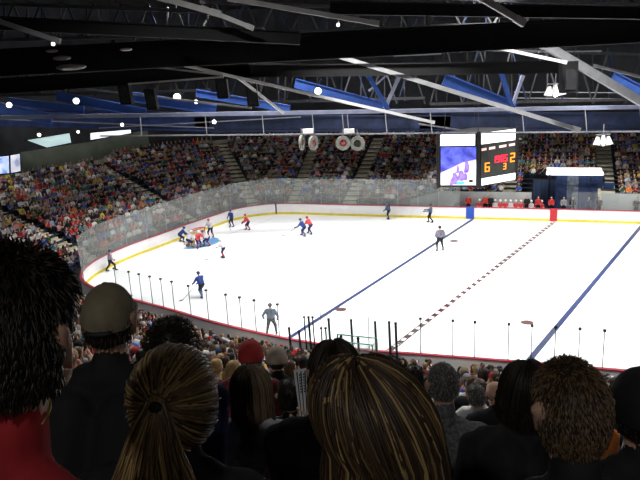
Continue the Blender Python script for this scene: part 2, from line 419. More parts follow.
# ------------------------------------------------------------------ rink boards and protective glass
boards = empty('rink_boards', (10, 45, 0))
tag(boards, 'white rink boards with yellow kickplate and red cap rail around the ice', 'rink boards')
def ring(u0, u1, z0, z1, m, name, lo=0, hi=None):
    b = MB((10, 45, 0)); hi = NL if hi is None else hi
    for i in range(lo, hi):
        j = (i + 1) % NL; i = i % NL
        p = [stand_pt(i, u0, z0), stand_pt(j, u0, z0), stand_pt(j, u1, z0), stand_pt(i, u1, z0), stand_pt(i, u0, z1), stand_pt(j, u0, z1), stand_pt(j, u1, z1), stand_pt(i, u1, z1)]
        b.add(p, [(0, 1, 2, 3), (4, 7, 6, 5), (0, 4, 5, 1), (2, 6, 7, 3)])
    return link(name, b.mesh(name), m, boards)
ring(0.0, 0.10, 0.0, 1.12, white_board, 'board_panel')
ring(-0.03, 0.0, 0.0, 0.22, yellow_kick, 'kickplate')
ring(-0.04, 0.16, 1.12, 1.18, cap_red, 'cap_rail')
for (x, y), m, w in (((14.65, 60.4), blue_m, 0.75), ((21.5, 57.9), red_m, 0.62)):
    i = near_i(x, y); b = MB((10, 45, 0)); p = stand_pt(i, -0.03, 0.6); b.box((p.x, p.y, 0.62), (w, 0.06, 1.16), math.atan2(_tan[i, 1], _tan[i, 0]))
    link('line_marker', b.mesh('line_marker'), m, boards)
for px in ((278, 208),):
    i = near_i(-4.4, 66.9); b = MB((10, 45, 0)); p = stand_pt(i, -0.03, 0.7); b.box((p.x, p.y, 0.62), (0.14, 0.05, 1.1), math.atan2(_tan[i, 1], _tan[i, 0])); link('board_seam', b.mesh('board_seam'), black_metal, boards)

glass_near = glass_mat('glass_clear', (0.93, 0.945, 0.945), 0.06, (0.75, 0.77, 0.77))
glass_far = glass_mat('glass_hazy', (0.93, 0.95, 0.95), 0.32, (0.55, 0.58, 0.56))
def glass_run(label, stations, height, gm, knob, post_r, group):
    """one run of panes between stanchions that stand on the boards, STATIONS are loop samples"""
    i0 = stations[0]; o = stand_pt(i0, 0.05, 1.18)
    root = empty('protective_glass', o); tag(root, label, 'glass', group)
    for a, b in zip(stations, stations[1:]):
        h = height; pa, pb = stand_pt(a % NL, 0.05, 1.18), stand_pt(b % NL, 0.05, 1.18); d = (pb - pa).normalized() * 0.03; n = Vector((-d.y, d.x, 0)).normalized() * 0.008
        m = MB(o); q = [pa + d - n, pb - d - n, pb - d + n, pa + d + n]; m.hexa(q + [v + Vector((0, 0, h)) for v in q]); link('pane', m.mesh('pane'), gm, root)
    for a in stations:
        p = stand_pt(a % NL, 0.05, 1.18); m = MB(o); m.tube([p, p + Vector((0, 0, height + 0.02))], post_r, 6)
        if knob: m.box(p + Vector((0, 0, height + 0.06)), (0.13, 0.12, 0.10), math.atan2(_tan[a % NL, 1], _tan[a % NL, 0]))
        link('stanchion', m.mesh('stanchion'), dark_metal if knob else grey_metal, root)
    return root
def idx_px(px_list):
    out = []
    for px, py in px_list:
        p = on_z(px, py, 1.18); out.append(near_i(p.x, p.y))
    return out
near_st = idx_px([(118, 296), (129, 298.6), (141, 301.5), (153, 304.2), (165, 307), (177, 310), (194, 315), (210, 320), (226, 325), (242, 329), (258, 333), (275, 337)])
near_st2 = idx_px([(425, 353.5), (452, 356), (477, 358), (503, 360), (529, 362), (556, 364), (581, 366), (608, 368.5), (639, 371.5)])
near_st = sorted(set(near_st), reverse=True); near_st2 = sorted(set(near_st2), reverse=True)
ex = [i % NL for i in (NL - 5, NL - 10, NL - 16)]
glass_run('clear glass panes on the near boards with thin knobbed posts, left of the bench gap', near_st, 1.72, glass_near, True, 0.022, 'rink glass')
glass_run('clear glass panes on the near boards with thin knobbed posts, right of the bench gap', near_st2 + [NL - 2, NL - 7, NL - 12], 1.72, glass_near, True, 0.022, 'rink glass')
glass_run('taller clear glass panes in front of the near bench', [near_i(*on_z(425, 353.5, 1.18)[:2]), near_i(*on_z(370, 350, 1.18)[:2]), near_i(*on_z(316, 345.5, 1.18)[:2])], 1.72, glass_mat('glass_bench', (.87, .90, .89), .08, (.7, .73, .72)), False, 0.02, 'rink glass')
far_st = list(range(I_END - 6, I_FARCORNER + 4, 5))
glass_run('hazy tall glass behind the goal at the left end', far_st, 2.6, glass_far, False, 0.02, 'rink glass')
glass_run('hazy glass on the far corner boards up to the first blue marker', list(range(far_st[-1], near_i(14.2, 60.5), 4)), 2.6, glass_far, False, 0.02, 'rink glass')
glass_run('hazy glass on the far boards right of the red marker', list(range(near_i(23.0, 57.4), I_FAR_STOP - 4, 4)), 1.6, glass_mat('glass_faint', (.93, .95, .95), .10, (.55, .58, .56)), False, 0.02, 'rink glass')
# ------------------------------------------------------------------ lamps over the ice
lamp_glow = mat('lamp_glow', (1.0, 0.97, 0.92), 0.5, emit=6.0)
def spot(parent, loc, aim, watts, angle=100, radius=0.3, blend=0.35):
    l = bpy.data.lights.new('bulb', 'SPOT'); l.energy = watts; l.spot_size = math.radians(angle); l.spot_blend = blend; l.shadow_soft_size = radius; l.color = (1.0, 0.98, 0.95)
    o = bpy.data.objects.new('bulb', l); C.objects.link(o); o.parent = parent; o.location = Vector(loc) - parent.location
    o.rotation_euler = (Vector(aim) - Vector(loc)).to_track_quat('-Z', 'Y').to_euler(); return o
HIGH = [(-9, 47), (-3, 56), (-2, 43), (4, 35), (6, 51), (12, 44), (12, 31), (17, 53), (21, 38), (24, 48), (31, 31), (34, 43)]
for n, (x, y) in enumerate(HIGH):
    r = empty('ceiling_lamp', (x, y, 20.6))
    tag(r, 'round ceiling lamp high above the ice', 'lamp', 'lamps above the ice')
    m = MB(); m.tube([(0, 0, 1.3), (0, 0, .5)], .03, 6); m.tube([(0, 0, .5), (0, 0, .35), (0, 0, -.05)], [.1, .3, .42], 14, cap=False); link('housing', m.mesh('housing'), black_metal, r)
    m = MB(); m.tube([(0, 0, .1), (0, 0, .06)], .36, 14); link('lens', m.mesh('lens'), lamp_glow, r)
    spot(r, (x, y, 20.58), (x, y, 0), ICE_LAMP_W, 92, 0.9)

# house lamps over the stands; near ones added, unseen, to brighten heads and boards
for n, (x, y, z, w) in enumerate([(-27, 44, 17.5, 1.2), (-26, 54, 17.5, 1.1), (-19, 66, 17.5, .6), (-7, 75, 17.5, .35), (6, 74, 17.5, .3), (19, 69, 17.5, .3), (31, 65, 17.5, .3), (-5, 17, 20.6, 3.0), (10, 15, 20.6, 3.0), (-3, -7, 20.6, .6), (7, -9, 20.6, .6)]):
    r = empty('stand_lamp', (x, y, z + .3)); tag(r, 'round lamp hung high above the stands', 'lamp', 'lamps above the stands')
    m = MB(); m.tube([(0, 0, 21.6 - z), (0, 0, .5)], .03, 6); m.tube([(0, 0, .5), (0, 0, .35), (0, 0, -.05)], [.1, .25, .34], 14, cap=False); link('housing', m.mesh('housing'), black_metal, r)
    m = MB(); m.tube([(0, 0, .1), (0, 0, .06)], .28, 14); link('lens', m.mesh('lens'), lamp_glow, r)
    spot(r, (x, y, z + .28), (x, y, 0), HOUSE_LAMP_W * w, 140, .3, .5)

# visible floodlights hanging from the roof steel
FLOODS = [(9, 104, 46, .20, 'at the left edge'), (76, 100, 46, .22, 'in front of the blue beam at far left'), (177, 96, 46, .26, 'below the crossing pale struts'), (196, 101, 47, .14, 'beside a brighter one'),
          (318, 90, 44, .24, 'on top of the middle blue beam'), (214, 121, 50, .16, 'under the long pale truss chord'), (53, 43, 34, .10, 'above the reflective patch of the girder'), (10, 62, 34, .10, 'under the left end of the dark girder'),
          (168, 43, 34, .09, 'first of three small ones on the dark girder'), (186, 41, 34, .11, 'second of three small ones on the dark girder'), (207, 39, 34, .08, 'third of three small ones on the dark girder'),
          (338, 24, 34, .09, 'alone above the middle of the dark girder'), (231, 37, 34, .09, 'next to an oval reflector above the girder'), (98, 52, 34, .06, 'dim one above the girder at left'), (84, 52, 34, .06, 'dimmest one above the girder at left'),
          (122, 124, 52, .14, 'above the lit white panel'), (39, 134, 52, .15, 'in front of the pale panel at left'), (78, 131, 52, .12, 'between the two pale panels')]
for px, py, d, r_, where in FLOODS:
    p = at(px, py, d); r = empty('floodlight', p); tag(r, 'small glowing floodlight ' + where, 'lamp', 'floodlights on the roof steel')
    q = (EYE - p); aim = Vector((q.x, q.y, 0)).normalized()
    m = MB(); m.tube([aim * -.12 + Vector((0, 0, .1)), aim * -.0, aim * .1 - Vector((0, 0, .05))], [r_ * .6, r_ * 1.0, r_ * 1.15], 10); m.tube([(0, 0, .1), (0, 0, r_ * 4)], .03, 6); link('housing', m.mesh('housing'), dark_metal, r)
    m = MB(); m.ball(aim * .10 - Vector((0, 0, .05)), r_, 10); link('lens', m.mesh('lens', True), mat('flood_glow', (1, .97, .9), emit=3.0), r)

# ------------------------------------------------------------------ roof steel
def girder(label, a, b, h, depthw, m, cat='girder', flange=True):
    """an I-shaped or boxed beam from A to B (px, py, depth)"""
    A, B = at(*a), at(*b); o = (A + B) / 2; d = (B - A).normalized(); upv = Vector((0, 0, 1)); v = (upv - d * upv.dot(d)).normalized() * (h / 2)
    g = MB(o); g.bar(A, B, depthw * .45 if flange else depthw, h)
    r = g.build('roof_girder', m); tag(r, label, cat, 'roof steel')
    if flange:
        for s, nm in ((1, 'flange'), (-1, 'flange')):
            f = MB(o); f.bar(A + v * s, B + v * s, depthw, h * .1); link(nm, f.mesh(nm), m, r)
    return r
def strut(label, a, b, w, m, cat='strut'):
    A, B = at(*a), at(*b); o = (A + B) / 2; g = MB(o); g.bar(A, B, w, w * 1.0); 
    r = g.build('roof_strut', m); tag(r, label, cat, 'roof steel')
    for P in (A, B):
        f = MB(o); d = (B - A).normalized(); f.bar(P - d * w * .9, P + d * w * .9, w * 1.18, w * 1.18); link('end_plate', f.mesh('end_plate'), m, r)
    return r
girder('broad black roof girder across the whole upper view', (-60, 66, 30), (700, 26, 30), 1.05, 0.5, black_metal)
girder('black roof girder behind and below the broad one', (-30, 88, 38), (250, 70, 38), 0.75, 0.4, black_metal)
girder('black girder that ends at the hanging black box on the right', (205, 72, 38), (565, 67, 38), 0.62, 0.4, black_metal)
girder('dark girder along the top edge, sloping down rightwards', (-20, 22, 26), (300, 38, 26), 0.45, 0.3, black_metal)
girder('dark girder in the upper right corner', (330, 8, 28), (700, 14, 28), 0.45, 0.3, dark_metal)
girder('navy roof beam sloping across the upper left', (-20, 116, 58), (210, 122, 58), 1.5, 0.5, mat('navy_steel_lit', (.016, .032, .11), .7, .4, 1.0), 'beam')  # lighter copy of the navy steel, lit patches put into its colour
girder('navy roof edge beam above the far stand', (195, 124, 58), (450, 123, 58), 1.3, 0.5, navy_steel, 'beam')
girder('navy roof edge beam above the scoreboard and right stand', (420, 121, 58), (700, 122, 58), 1.5, 0.5, navy_steel, 'beam')
BL = [('first blue beam from the left, cut by the picture edge', (-10, 106, 50), (52, 119, 50), .75), ('second blue beam from the left, low behind the pale chord', (8, 101, 51), (84, 110, 51), .5), ('third blue beam from the left with a floodlight on it', (57, 96, 48), (146, 113, 48), .62),
      ('blue beam behind the two black boxes at left', (128, 96, 48), (216, 110, 48), .62), ('blue beam running behind the hanging pair of black boxes', (196, 93, 50), (290, 109, 50), .5), ('blue beam in the middle with a bright lamp on it', (295, 83, 47), (388, 108, 47), .6),
      ('blue beam above the scoreboard', (444, 79, 46), (515, 108, 46), .72), ('blue beam in the upper right behind the grey brace', (612, 77, 44), (660, 102, 44), .7)]
for lb, a, b, h in BL:
    girder(lb, a, b, h, .35, blue_steel, 'beam')
ST = [('long pale strut sloping from the left girder down to the middle', (174, 63, 36.5), (432, 122, 42), .17, mat('pale_metal_lit', (.5, .5, .5), .5, .1, 3)), ('long pale strut sloping from the broad girder to above the scoreboard', (321, 51, 38), (576, 129, 38), .24, pale_metal),  # pale metal copied lighter, the missing light put into its colour
      ('pale strut at top left of centre', (232, -1, 25), (375, 23, 25), .17, mat('pale_metal_lit', (0, 0, 0))), ('grey strut at the top left, partly hidden by the girder', (162, -2, 25), (216, 13, 25), .2, mat('pale_metal_lit', (0, 0, 0))),
      ('short grey strut behind the top middle', (205, 9, 25), (250, 27, 25), .16, mat('pale_metal_lit', (0, 0, 0))), ('grey strut at the top right above the girder', (478, -4, 27), (520, 21, 27), .24, mat('pale_metal_lit', (0, 0, 0))),
      ('thin pale strut from above the scoreboard to the black box', (484, 45, 35), (564, 62, 35), .15, mat('pale_metal_lit', (0, 0, 0))), ('broad grey brace running down to the right edge', (540, 42, 36), (650, 107, 36), .42, grey_metal), ('thin pale strut at the right edge above the blue beam', (596, 66, 37), (650, 79, 37), .14, pale_metal),
      ('pale strut running nearly level at upper left', (130, 84, 37), (222, 77, 37), .10, mat('pale_metal_lit', (0, 0, 0))), ('thin pale strut crossing below the left girder', (146, 66, 36), (222, 75, 36), .09, mat('pale_metal_lit', (0, 0, 0))), ('thin grey strut sloping behind the black boxes', (18, 81, 43), (250, 108, 43), .12, grey_metal), ('dull grey strut at the far upper left', (-5, 20, 25), (56, 40, 25), .17, grey_metal),
      ('pale short strut between the two boxes', (240, 79, 39), (282, 112, 41), .14, mat('pale_metal_lit', (0, 0, 0))), ('lilac brace rising from the chord, left of a pair', (386, 76, 45), (370, 90, 45), .12, lilac_metal), ('blue brace meeting the chord above the scoreboard', (368, 75, 45), (386, 106, 45), .28, blue_steel), ('lilac brace meeting the chord near the middle', (398, 79, 45), (386, 106, 45), .22, lilac_metal),
      ('blue brace at right of the scoreboard beam', (501, 72, 45), (512, 108, 45), .28, blue_steel), ('lilac brace at right of the scoreboard beam', (522, 78, 45), (513, 104, 45), .2, lilac_metal)]
for lb, a, b, w, m in ST: strut(lb, a, b, w, m)
# the long level truss over the middle of the ice: chord, hangers, lower rail
A, B = at(-25, 118, 45), at(700, 106, 45); o = (A + B) / 2
tr = MB(o).add([], []); root = empty('roof_truss', o); tag(root, 'long level pale lilac truss chord across the arena with a thin rail below', 'truss', 'roof steel')
m = MB(o); m.bar(A, B, .25, .26); link('chord', m.mesh('chord'), lilac_metal, root)
A2, B2 = at(100, 136, 47), at(700, 131, 47); m = MB(o); m.bar(A2, B2, .1, .1); link('rail', m.mesh('rail'), grey_metal, root)
for px in (140, 205, 262, 312, 342, 347, 385, 430, 522, 585, 640):
    y0 = 118 - (px + 25) * 12 / 725; y1 = 136 - (px - 100) * 5 / 600
    m = MB(o); m.bar(at(px, y0, 45), at(px + 2, y1, 47), .06); link('hanger', m.mesh('hanger'), grey_metal, root)
A3, B3 = at(440, 78, 55), at(700, 80, 55); 
for lb, a, b, w in (('upper thin rail of the catwalk on the right', (515, 92, 56), (660, 93, 56), .07), ('lower thin rail of the catwalk on the right', (515, 98, 56), (660, 99, 56), .07), ('thin rail low on the left over the crowd', (0, 119, 57), (213, 128, 57), .09), ('thin grey rail between the blue beams at left', (100, 128, 57), (300, 117, 57), .08),
                    ('thin sloping cable tray at right of the middle', (420, 124, 50), (520, 139, 50), .10), ('pale fluorescent tray behind the girder at right', (540, 52, 44), (600, 51, 44), .09), ('pale fluorescent tray behind the girder at centre right', (395, 56, 44), (440, 54, 44), .08), ('pale tray behind the girder at centre', (262, 62, 44), (300, 60, 44), .06)):
    strut(lb, a, b, w, grey_metal, 'rail')
# dark lattice of secondary steel between girders
rnd = random.Random(3)
dk = [mat('lattice_dark', (0.025, 0.025, 0.028), 0.7, .3, 3), mat('lattice_mid', (0.06, 0.06, 0.065), 0.7, .3, 3), mat('lattice_navy', (0.012, 0.02, 0.05), .7, .3, 3)]
for n, (x0, x1, y0, y1, d, lab) in enumerate([(0, 215, 4, 40, 46, 'dark lattice truss at the top left'), (200, 440, 2, 34, 48, 'dark lattice truss at the top centre'), (430, 680, -2, 26, 46, 'dark lattice truss at the top right'), (-20, 210, 66, 96, 54, 'dark lattice truss over the left blue beams'), (200, 425, 62, 104, 56, 'dark lattice truss over the middle blue beam'), (430, 690, 48, 104, 56, 'dark lattice truss behind the hanging box at right')]):
    c = at((x0 + x1) / 2, (y0 + y1) / 2, d); root = empty('lattice_truss', c); tag(root, lab, 'truss', 'roof steel')
    m = MB(c); m.bar(at(x0, y0, d), at(x1, y0 + 8, d), .22); link('chord', m.mesh('chord'), dk[0], root)
    m = MB(c); m.bar(at(x0, y1, d), at(x1, y1 - 6, d), .22); link('chord', m.mesh('chord'), dk[0], root)
    m = MB(c); N = 16
    for q in range(N):
        xa = x0 + (x1 - x0) * q / N; xb = x0 + (x1 - x0) * (q + 1) / N
        ya, yb = (y0, y1) if q % 2 else (y1, y0)
        m.bar(at(xa, ya, d), at(xb, yb, d), .12, mi=q % 3)
        if rnd.random() < .6:
            xm = xa + rnd.random() * 8; m.bar(at(xm, y0 + 3, d + .6), at(xm + rnd.uniform(-2, 2), y1 - 3, d + .6), .1, mi=rnd.choice([0, 1, 1, 2]))
    link('web', m.mesh('web'), dk, root)
# black loudspeaker boxes
for px, py, w, h, d, lab in ((223, 88, 11, 20, 40, 'black hanging box, left one of the pair at centre left'), (253, 95, 11, 22, 40, 'black hanging box, right one of the pair at centre left'), (126, 93, 11, 22, 40, 'black hanging box in front of the left blue beam'), (152, 99, 10, 20, 40, 'smaller black hanging box tilted at left'), (569, 77, 15, 30, 36, 'large black hanging box under the girder at right')):
    p = at(px, py, d); s = d / 650.0; root = empty('loudspeaker', p); tag(root, lab, 'loudspeaker', 'hanging black boxes')
    W, H = w * s, h * s; m = MB(); m.hexa([(-W / 2, -.25, -H / 2), (W / 2, -.3, -H / 2), (W / 2, .3, -H / 2), (-W / 2, .3, -H / 2), (-W * .6, -.35, H / 2), (W * .4, -.35, H / 2), (W * .4, .3, H / 2), (-W * .6, .3, H / 2)]); link('cabinet', m.mesh('cabinet'), black_metal, root)
    m = MB(); m.box((0, -.31, 0), (W * .7, .03, H * .8)); link('grille', m.mesh('grille'), dark_metal, root)
    for sx in (-1, 1):
        m = MB(); m.tube([(sx * W * .3, 0, H / 2), (sx * W * .3, 0, H / 2 + 1.2)], .02, 5); link('bracket', m.mesh('bracket'), dark_metal, root)
# round horns hanging below the rail
disc_rim = mat('disc_rim', (0.17, 0.17, 0.15), 0.7, .15, 6); disc_red = mat('disc_red', (0.30, 0.06, 0.06), 0.6, .3, 9); disc_dark = mat('disc_dark', (0.03, 0.03, 0.03), 0.7)
for px, py, yaw, core, lab in ((302, 142.5, 75, disc_red, 'thin round disc seen nearly edge-on, leftmost of four below the rail'), (313.5, 143, 55, disc_red, 'tilted round disc with red centre, second of four below the rail'), (343, 143, 5, disc_red, 'round grey disc with red centre facing the camera, below the rail'), (357.5, 143.5, -10, disc_dark, 'round grey disc with dark centre, rightmost of four below the rail')):
    p = at(px, py, 46.5); root = empty('round_disc', p, math.radians(yaw)); tag(root, lab, 'loudspeaker', 'round discs below the lighting rail')
    def dring(r0, r1, y0, y1):
        m = MB(); n = 20
        for k in range(n):
            a0, a1 = 2 * PI * k / n, 2 * PI * (k + 1) / n
            m.add([(r * math.cos(a), y, r * math.sin(a)) for a in (a0, a1) for r, y in ((r0, y0), (r1, y0), (r1, y1), (r0, y1))], [(0, 1, 5, 4), (1, 2, 6, 5), (2, 3, 7, 6), (3, 0, 4, 7)])
        return m
    link('rim', dring(.26, .52, -.08, .10).mesh('rim'), disc_rim, root)
    m = MB(); m.ball((0, 0.03, 0), (.27, .07, .27), 14); link('centre', m.mesh('centre', True), core, root)
    m = MB(); m.tube([(0, 0, .5), (0, 0, 1.0)], .025, 6); link('hook', m.mesh('hook'), grey_metal, root)
for px, py, w, lab in ((308, 131, .75, 'white box on the rail above the tilted discs'), (349, 131, .75, 'white box on the rail above the two front discs')):
    p = at(px, py, 46.6); root = empty('rail_box', p); tag(root, lab, 'fixture', 'white boxes on the rail')
    m = MB(); m.box((0, 0, 0), (w, .4, .3)); link('housing', m.mesh('housing'), mat('fixture_white', (.7, .7, .68), .5), root)
    for s in (-1, 1):
        m = MB(); m.bar((s * w * .42, 0, -.1), (s * w * .55, 0, -.42), .07); link('foot', m.mesh('foot'), grey_metal, root)
# bright lamp clusters
for px, py, d, lab, k in ((555, 90, 50, 'bright lamp cluster with white reflectors above the right stand', 1.0), (603, 140, 54, 'bundle of white drooping lamps over the right stand', 1.0)):
    p = at(px, py, d); root = empty('lamp_cluster', p); tag(root, lab, 'lamp')
    for q, (x, z, t) in enumerate(((-.42, -.1, -.5), (0, .0, 0), (.42, -.1, .5))):
        m = MB(); m.tube([(x, 0, z + .38), (x + t * .25, -.05, z - .28)], [.12, .30], 10); link('reflector', m.mesh('reflector'), mat('reflector_white', (.75, .75, .72), .4, emit=.35), root)
    m = MB(); m.ball((0, -.1, -.35), .17, 10); link('bulb_glass', m.mesh('bulb_glass', True), lamp_glow if py < 120 else mat('reflector_white', (0, 0, 0)), root)
    m = MB(); m.bar((-.6, 0, .45), (.6, 0, .45), .1); m.tube([(0, 0, .45), (0, 0, 1.3)], .04, 6); link('bracket', m.mesh('bracket'), grey_metal, root)
# pale ovals: the girder's lit patch put into shape, and small reflectors
for px, py, L, d, lab in ((70, 69, 34, 29.3, 'pale lit patch on the broad girder at left'), (62, 59, 22, 29.4, 'shorter pale lit patch above the other at left'), (124, 49, 12, 29.5, 'small oval reflector on the girder, left'), (139, 30, 10, 33, 'small oval reflector above the girder, centre left')):
    pass
patch_m = mat('patch_pale', (.55, .52, .50), .35, .2, 1.5)
for px, py, L, h, d, lab in ((71, 67, 30, 6, 29.2, 'pale lit patch on the broad girder at left'), (62, 58, 18, 4.5, 29.2, 'shorter pale lit patch above the longer one at left'), (52, 51, 12, 3, 29.2, 'thin pale patch end at upper left'), (126, 49.5, 12, 3, 29.2, 'small pale oval reflector on the girder'), (259, 29.5, 11, 5, 33, 'bright oval reflector above the girder near centre')):
    p = at(px, py, d); s = d / 650; m = MB(p); m.ball(p, (L * s * .5, .15, h * s * .5), 14); o = m.build('pale_patch', patch_m, smooth=True); tag(o, lab, 'patch', 'pale patches on the girder')

# ------------------------------------------------------------------ lit panels at the left, video wall
def panel(label, name, corners, d, m, thick=.12, cat='panel', frame=None):
    P = [at(x, y, d) for x, y in corners]; o = sum(P, Vector()) / len(P); n = (P[1] - P[0]).cross(P[2] - P[0]).normalized(); 
    if n.dot(EYE - o) < 0: n = -n
    g = MB(o); k = len(P); vs = P + [p - n * thick for p in P]
    g.add(vs, [tuple(range(k)), tuple(range(2 * k - 1, k - 1, -1))] + [(i, (i + 1) % k, k + (i + 1) % k, k + i) for i in range(k)])
    r = g.build(name, m); tag(r, label, cat)
    if frame:
        f = MB(o)
        for i in range(k): f.bar(P[i], P[(i + 1) % k], .1)
        link('frame', f.mesh('frame'), frame, r)
    return r
panel('pale teal lit panel with a slanted left end, high on the left wall', 'wall_panel', [(25, 140), (70, 132.5), (72, 143), (47, 148)], 58, mat('panel_teal', (.52, .70, .70), .6, .05, .5, emit=.75), frame=dark_metal)
panel('white lit panel right of the teal panel on the left wall', 'wall_panel', [(90, 140.5), (90, 132.5), (131, 129), (132, 133.5)], 58, mat('panel_white', (.95, .97, 1.0), .6, emit=1.0), frame=dark_metal)
v = panel('blue and white video screen at the left edge above the crowd', 'video_screen', [(-16, 156), (20, 152.5), (21, 173), (-15, 177)], 50, black_metal, cat='screen')
def decal(parent, corners, d, m, name):
    P = [at(x, y, d) for x, y in corners]; o = parent.location; g = MB(o); k = len(P); vs = P + [p + Vector((0, .03, 0)) for p in P]
    g.add(vs, [tuple(range(k)), tuple(range(2 * k - 1, k - 1, -1))] + [(i, (i + 1) % k, k + (i + 1) % k, k + i) for i in range(k)]); return link(name, g.mesh(name), m, parent)
decal(v, [(-14, 158), (8.5, 156), (9, 173), (-13, 175)], 49.9, mat('screen_blue', (.03, .15, .65), .5, scale=1.6, col2=(.75, .85, 1.0), emit=1.0), 'picture')
decal(v, [(10.5, 155.5), (19.5, 154), (20.3, 171), (11, 173)], 49.9, mat('screen_white', (.95, .95, 1.0), .5, scale=1.3, col2=(.25, .28, .42), emit=1.0), 'picture')

# ------------------------------------------------------------------ scoreboard above centre ice
SBD = 47.0
sl, sm_, sr = at(438, 133, 47.8), at(478.5, 133, SBD), at(517, 133, 49.0)
zt, zb = at(478.5, 132.5, SBD).z, at(478.5, 187, SBD).z
root = empty('scoreboard', (sm_.x, sm_.y, (zt + zb) / 2)); tag(root, 'black hanging scoreboard with a video face and a digit face over the ice', 'scoreboard')
o = root.location.copy()
back = (sl + sr) / 2 + Vector((.3, 2.6, 0)); bm_ = MB(o)
base = [Vector((p.x, p.y, 0)) for p in (sl, sm_, sr, back)]
bm_.hexa([b + Vector((0, 0, zb)) for b in base] + [b + Vector((0, 0, zt)) for b in base]); link('cabinet', bm_.mesh('cabinet'), mat('board_black', (.010, .010, .012), .5, .2, 3), root)
for b in base:
    m = MB(o); m.bar(b + Vector((0, 0, zb - .05)), b + Vector((0, 0, zt + .08)), .22); link('corner_post', m.mesh('corner_post'), black_metal, root)
    m = MB(o); m.tube([b * .85 + (sum(base, Vector()) / 4) * .15 + Vector((0, 0, zt)), sum(base, Vector()) / 4 + (b - sum(base, Vector()) / 4) * .5 + Vector((0, 0, 21.9))], .025, 5); link('cable', m.mesh('cable'), dark_metal, root)
FACE = {}
def face_uv(a, b):
    """place on the face between two lower corners: s along 0..1, t up 0..1, e out"""
    a, b = Vector((a.x, a.y, 0)), Vector((b.x, b.y, 0)); n = (b - a).cross(Vector((0, 0, 1))).normalized()
    if n.dot(EYE - a) < 0: n = -n
    return lambda s, t, e: a + (b - a) * s + Vector((0, 0, zb + (zt - zb) * t)) + n * e
fl_, fr_ = face_uv(sl, sm_), face_uv(sm_, sr)
def fpoly(f, pts, e, m, name, parent, th=.02):
    g = MB(o); k = len(pts); vs = [f(s, t, e) for s, t in pts] + [f(s, t, e - th) for s, t in pts]
    g.add(vs, [tuple(range(k)), tuple(range(2 * k - 1, k - 1, -1))] + [(i, (i + 1) % k, k + (i + 1) % k, k + i) for i in range(k)]); return link(name, g.mesh(name), m, parent)
R4 = lambda a, b, c, d: [(a, c), (b, c), (b, d), (a, d)]
glow_white = mat('glow_white', (1, 1, 1), .5, emit=1.05)
fpoly(fl_, R4(.06, .92, .77, .975), .06, glow_white, 'light_strip', root)
scr = fpoly(fl_, R4(.07, .95, .04, .745), .06, mat('screen_night', (.03, .03, .30), .5, scale=1.4, col2=(.14, .17, .75), emit=1.0), 'video_face', root)
fpoly(fl_, [(.07, .04), (.95, .04), (.95, .50), (.60, .44), (.30, .33), (.07, .26)], .075, mat('screen_ice', (.92, .92, 1.0), .5, emit=1.0), 'screen_rink', scr)
fpoly(fl_, [(.07, .255), (.30, .325), (.60, .435), (.95, .495), (.95, .515), (.60, .46), (.30, .35), (.07, .275)], .08, mat('screen_pink', (.75, .45, .6), .5, emit=.9), 'screen_boards', scr)
for s, t, w, h in ((.42, .17, .19, .24), (.58, .22, .20, .20), (.72, .38, .15, .22), (.34, .10, .11, .13), (.69, .20, .12, .14), (.50, .34, .09, .15)):
    fpoly(fl_, [(s - w * .5, t - h * .5), (s + w * .3, t - h * .5), (s + w * .5, t), (s + w * .15, t + h * .5), (s - w * .25, t + h * .4)], .09, mat('screen_player', (.10, .06, .42), .5, scale=3.0, col2=(.4, .25, .6), emit=.9), 'screen_player', scr)
fpoly(fl_, R4(.46, .66, .05, .11), .09, mat('screen_teal', (.1, .6, .75), .5, emit=.9), 'screen_mark', scr)
fpoly(fl_, R4(.78, .88, .09, .14), .09, black_metal, 'screen_clock', scr)
fpoly(fr_, R4(.06, .94, .78, .985), .06, glow_white, 'light_strip', root)
fpoly(fr_, R4(.08, .97, .02, .15), .06, mat('lit_lower', (.85, .88, .97), .5, emit=.95), 'light_strip', root)
dg_ = fpoly(fr_, R4(.06, .95, .165, .77), .05, mat('digit_field', (.030, .033, .028), .5, .2, 4), 'digit_face', root)
SEG = {'0': 'abcdef', '1': 'bc', '2': 'abged', '3': 'abgcd', '4': 'fgbc', '5': 'afgcd', '6': 'afgedc', '7': 'abc', '8': 'abcdefg', '9': 'abcdfg'}
def digit(ch, s, t, w, h, m):
    k = .2; g = MB(o)
    bars = {'a': (s, s + w, t + h * (1 - k * .6), t + h), 'g': (s, s + w, t + h * .44, t + h * .56), 'd': (s, s + w, t, t + h * k * .6), 'b': (s + w * (1 - k), s + w, t + h * .5, t + h), 'c': (s + w * (1 - k), s + w, t, t + h * .5), 'f': (s, s + w * k, t + h * .5, t + h), 'e': (s, s + w * k, t, t + h * .5)}
    for q in SEG[ch]:
        p = R4(*bars[q]); vs = [fr_(a, b, .08) for a, b in p] + [fr_(a, b, .05) for a, b in p]; g.hexa(vs)
    return link('digit', g.mesh('digit'), m, dg_)
ored, oorg = mat('digit_red', (1.0, .02, .06), .5, emit=1.6), mat('digit_orange', (1.0, .30, .02), .5, emit=1.4)
for q, ch in enumerate('1905'): digit(ch, .36 + q * .095 + (.02 if q > 1 else 0), .40, .07, .13, ored)
g = MB(o)
for t in (.435, .485): g.hexa([fr_(a, b, .08) for a, b in R4(.545, .56, t, t + .02)] + [fr_(a, b, .05) for a, b in R4(.545, .56, t, t + .02)])
link('colon', g.mesh('colon'), ored, dg_)
digit('6', .16, .26, .12, .17, oorg); digit('2', .82, .37, .12, .17, oorg); digit('3', .64, .25, .07, .12, oorg)
word_m = mat('board_word', (.85, .55, .50), .5, emit=.8)
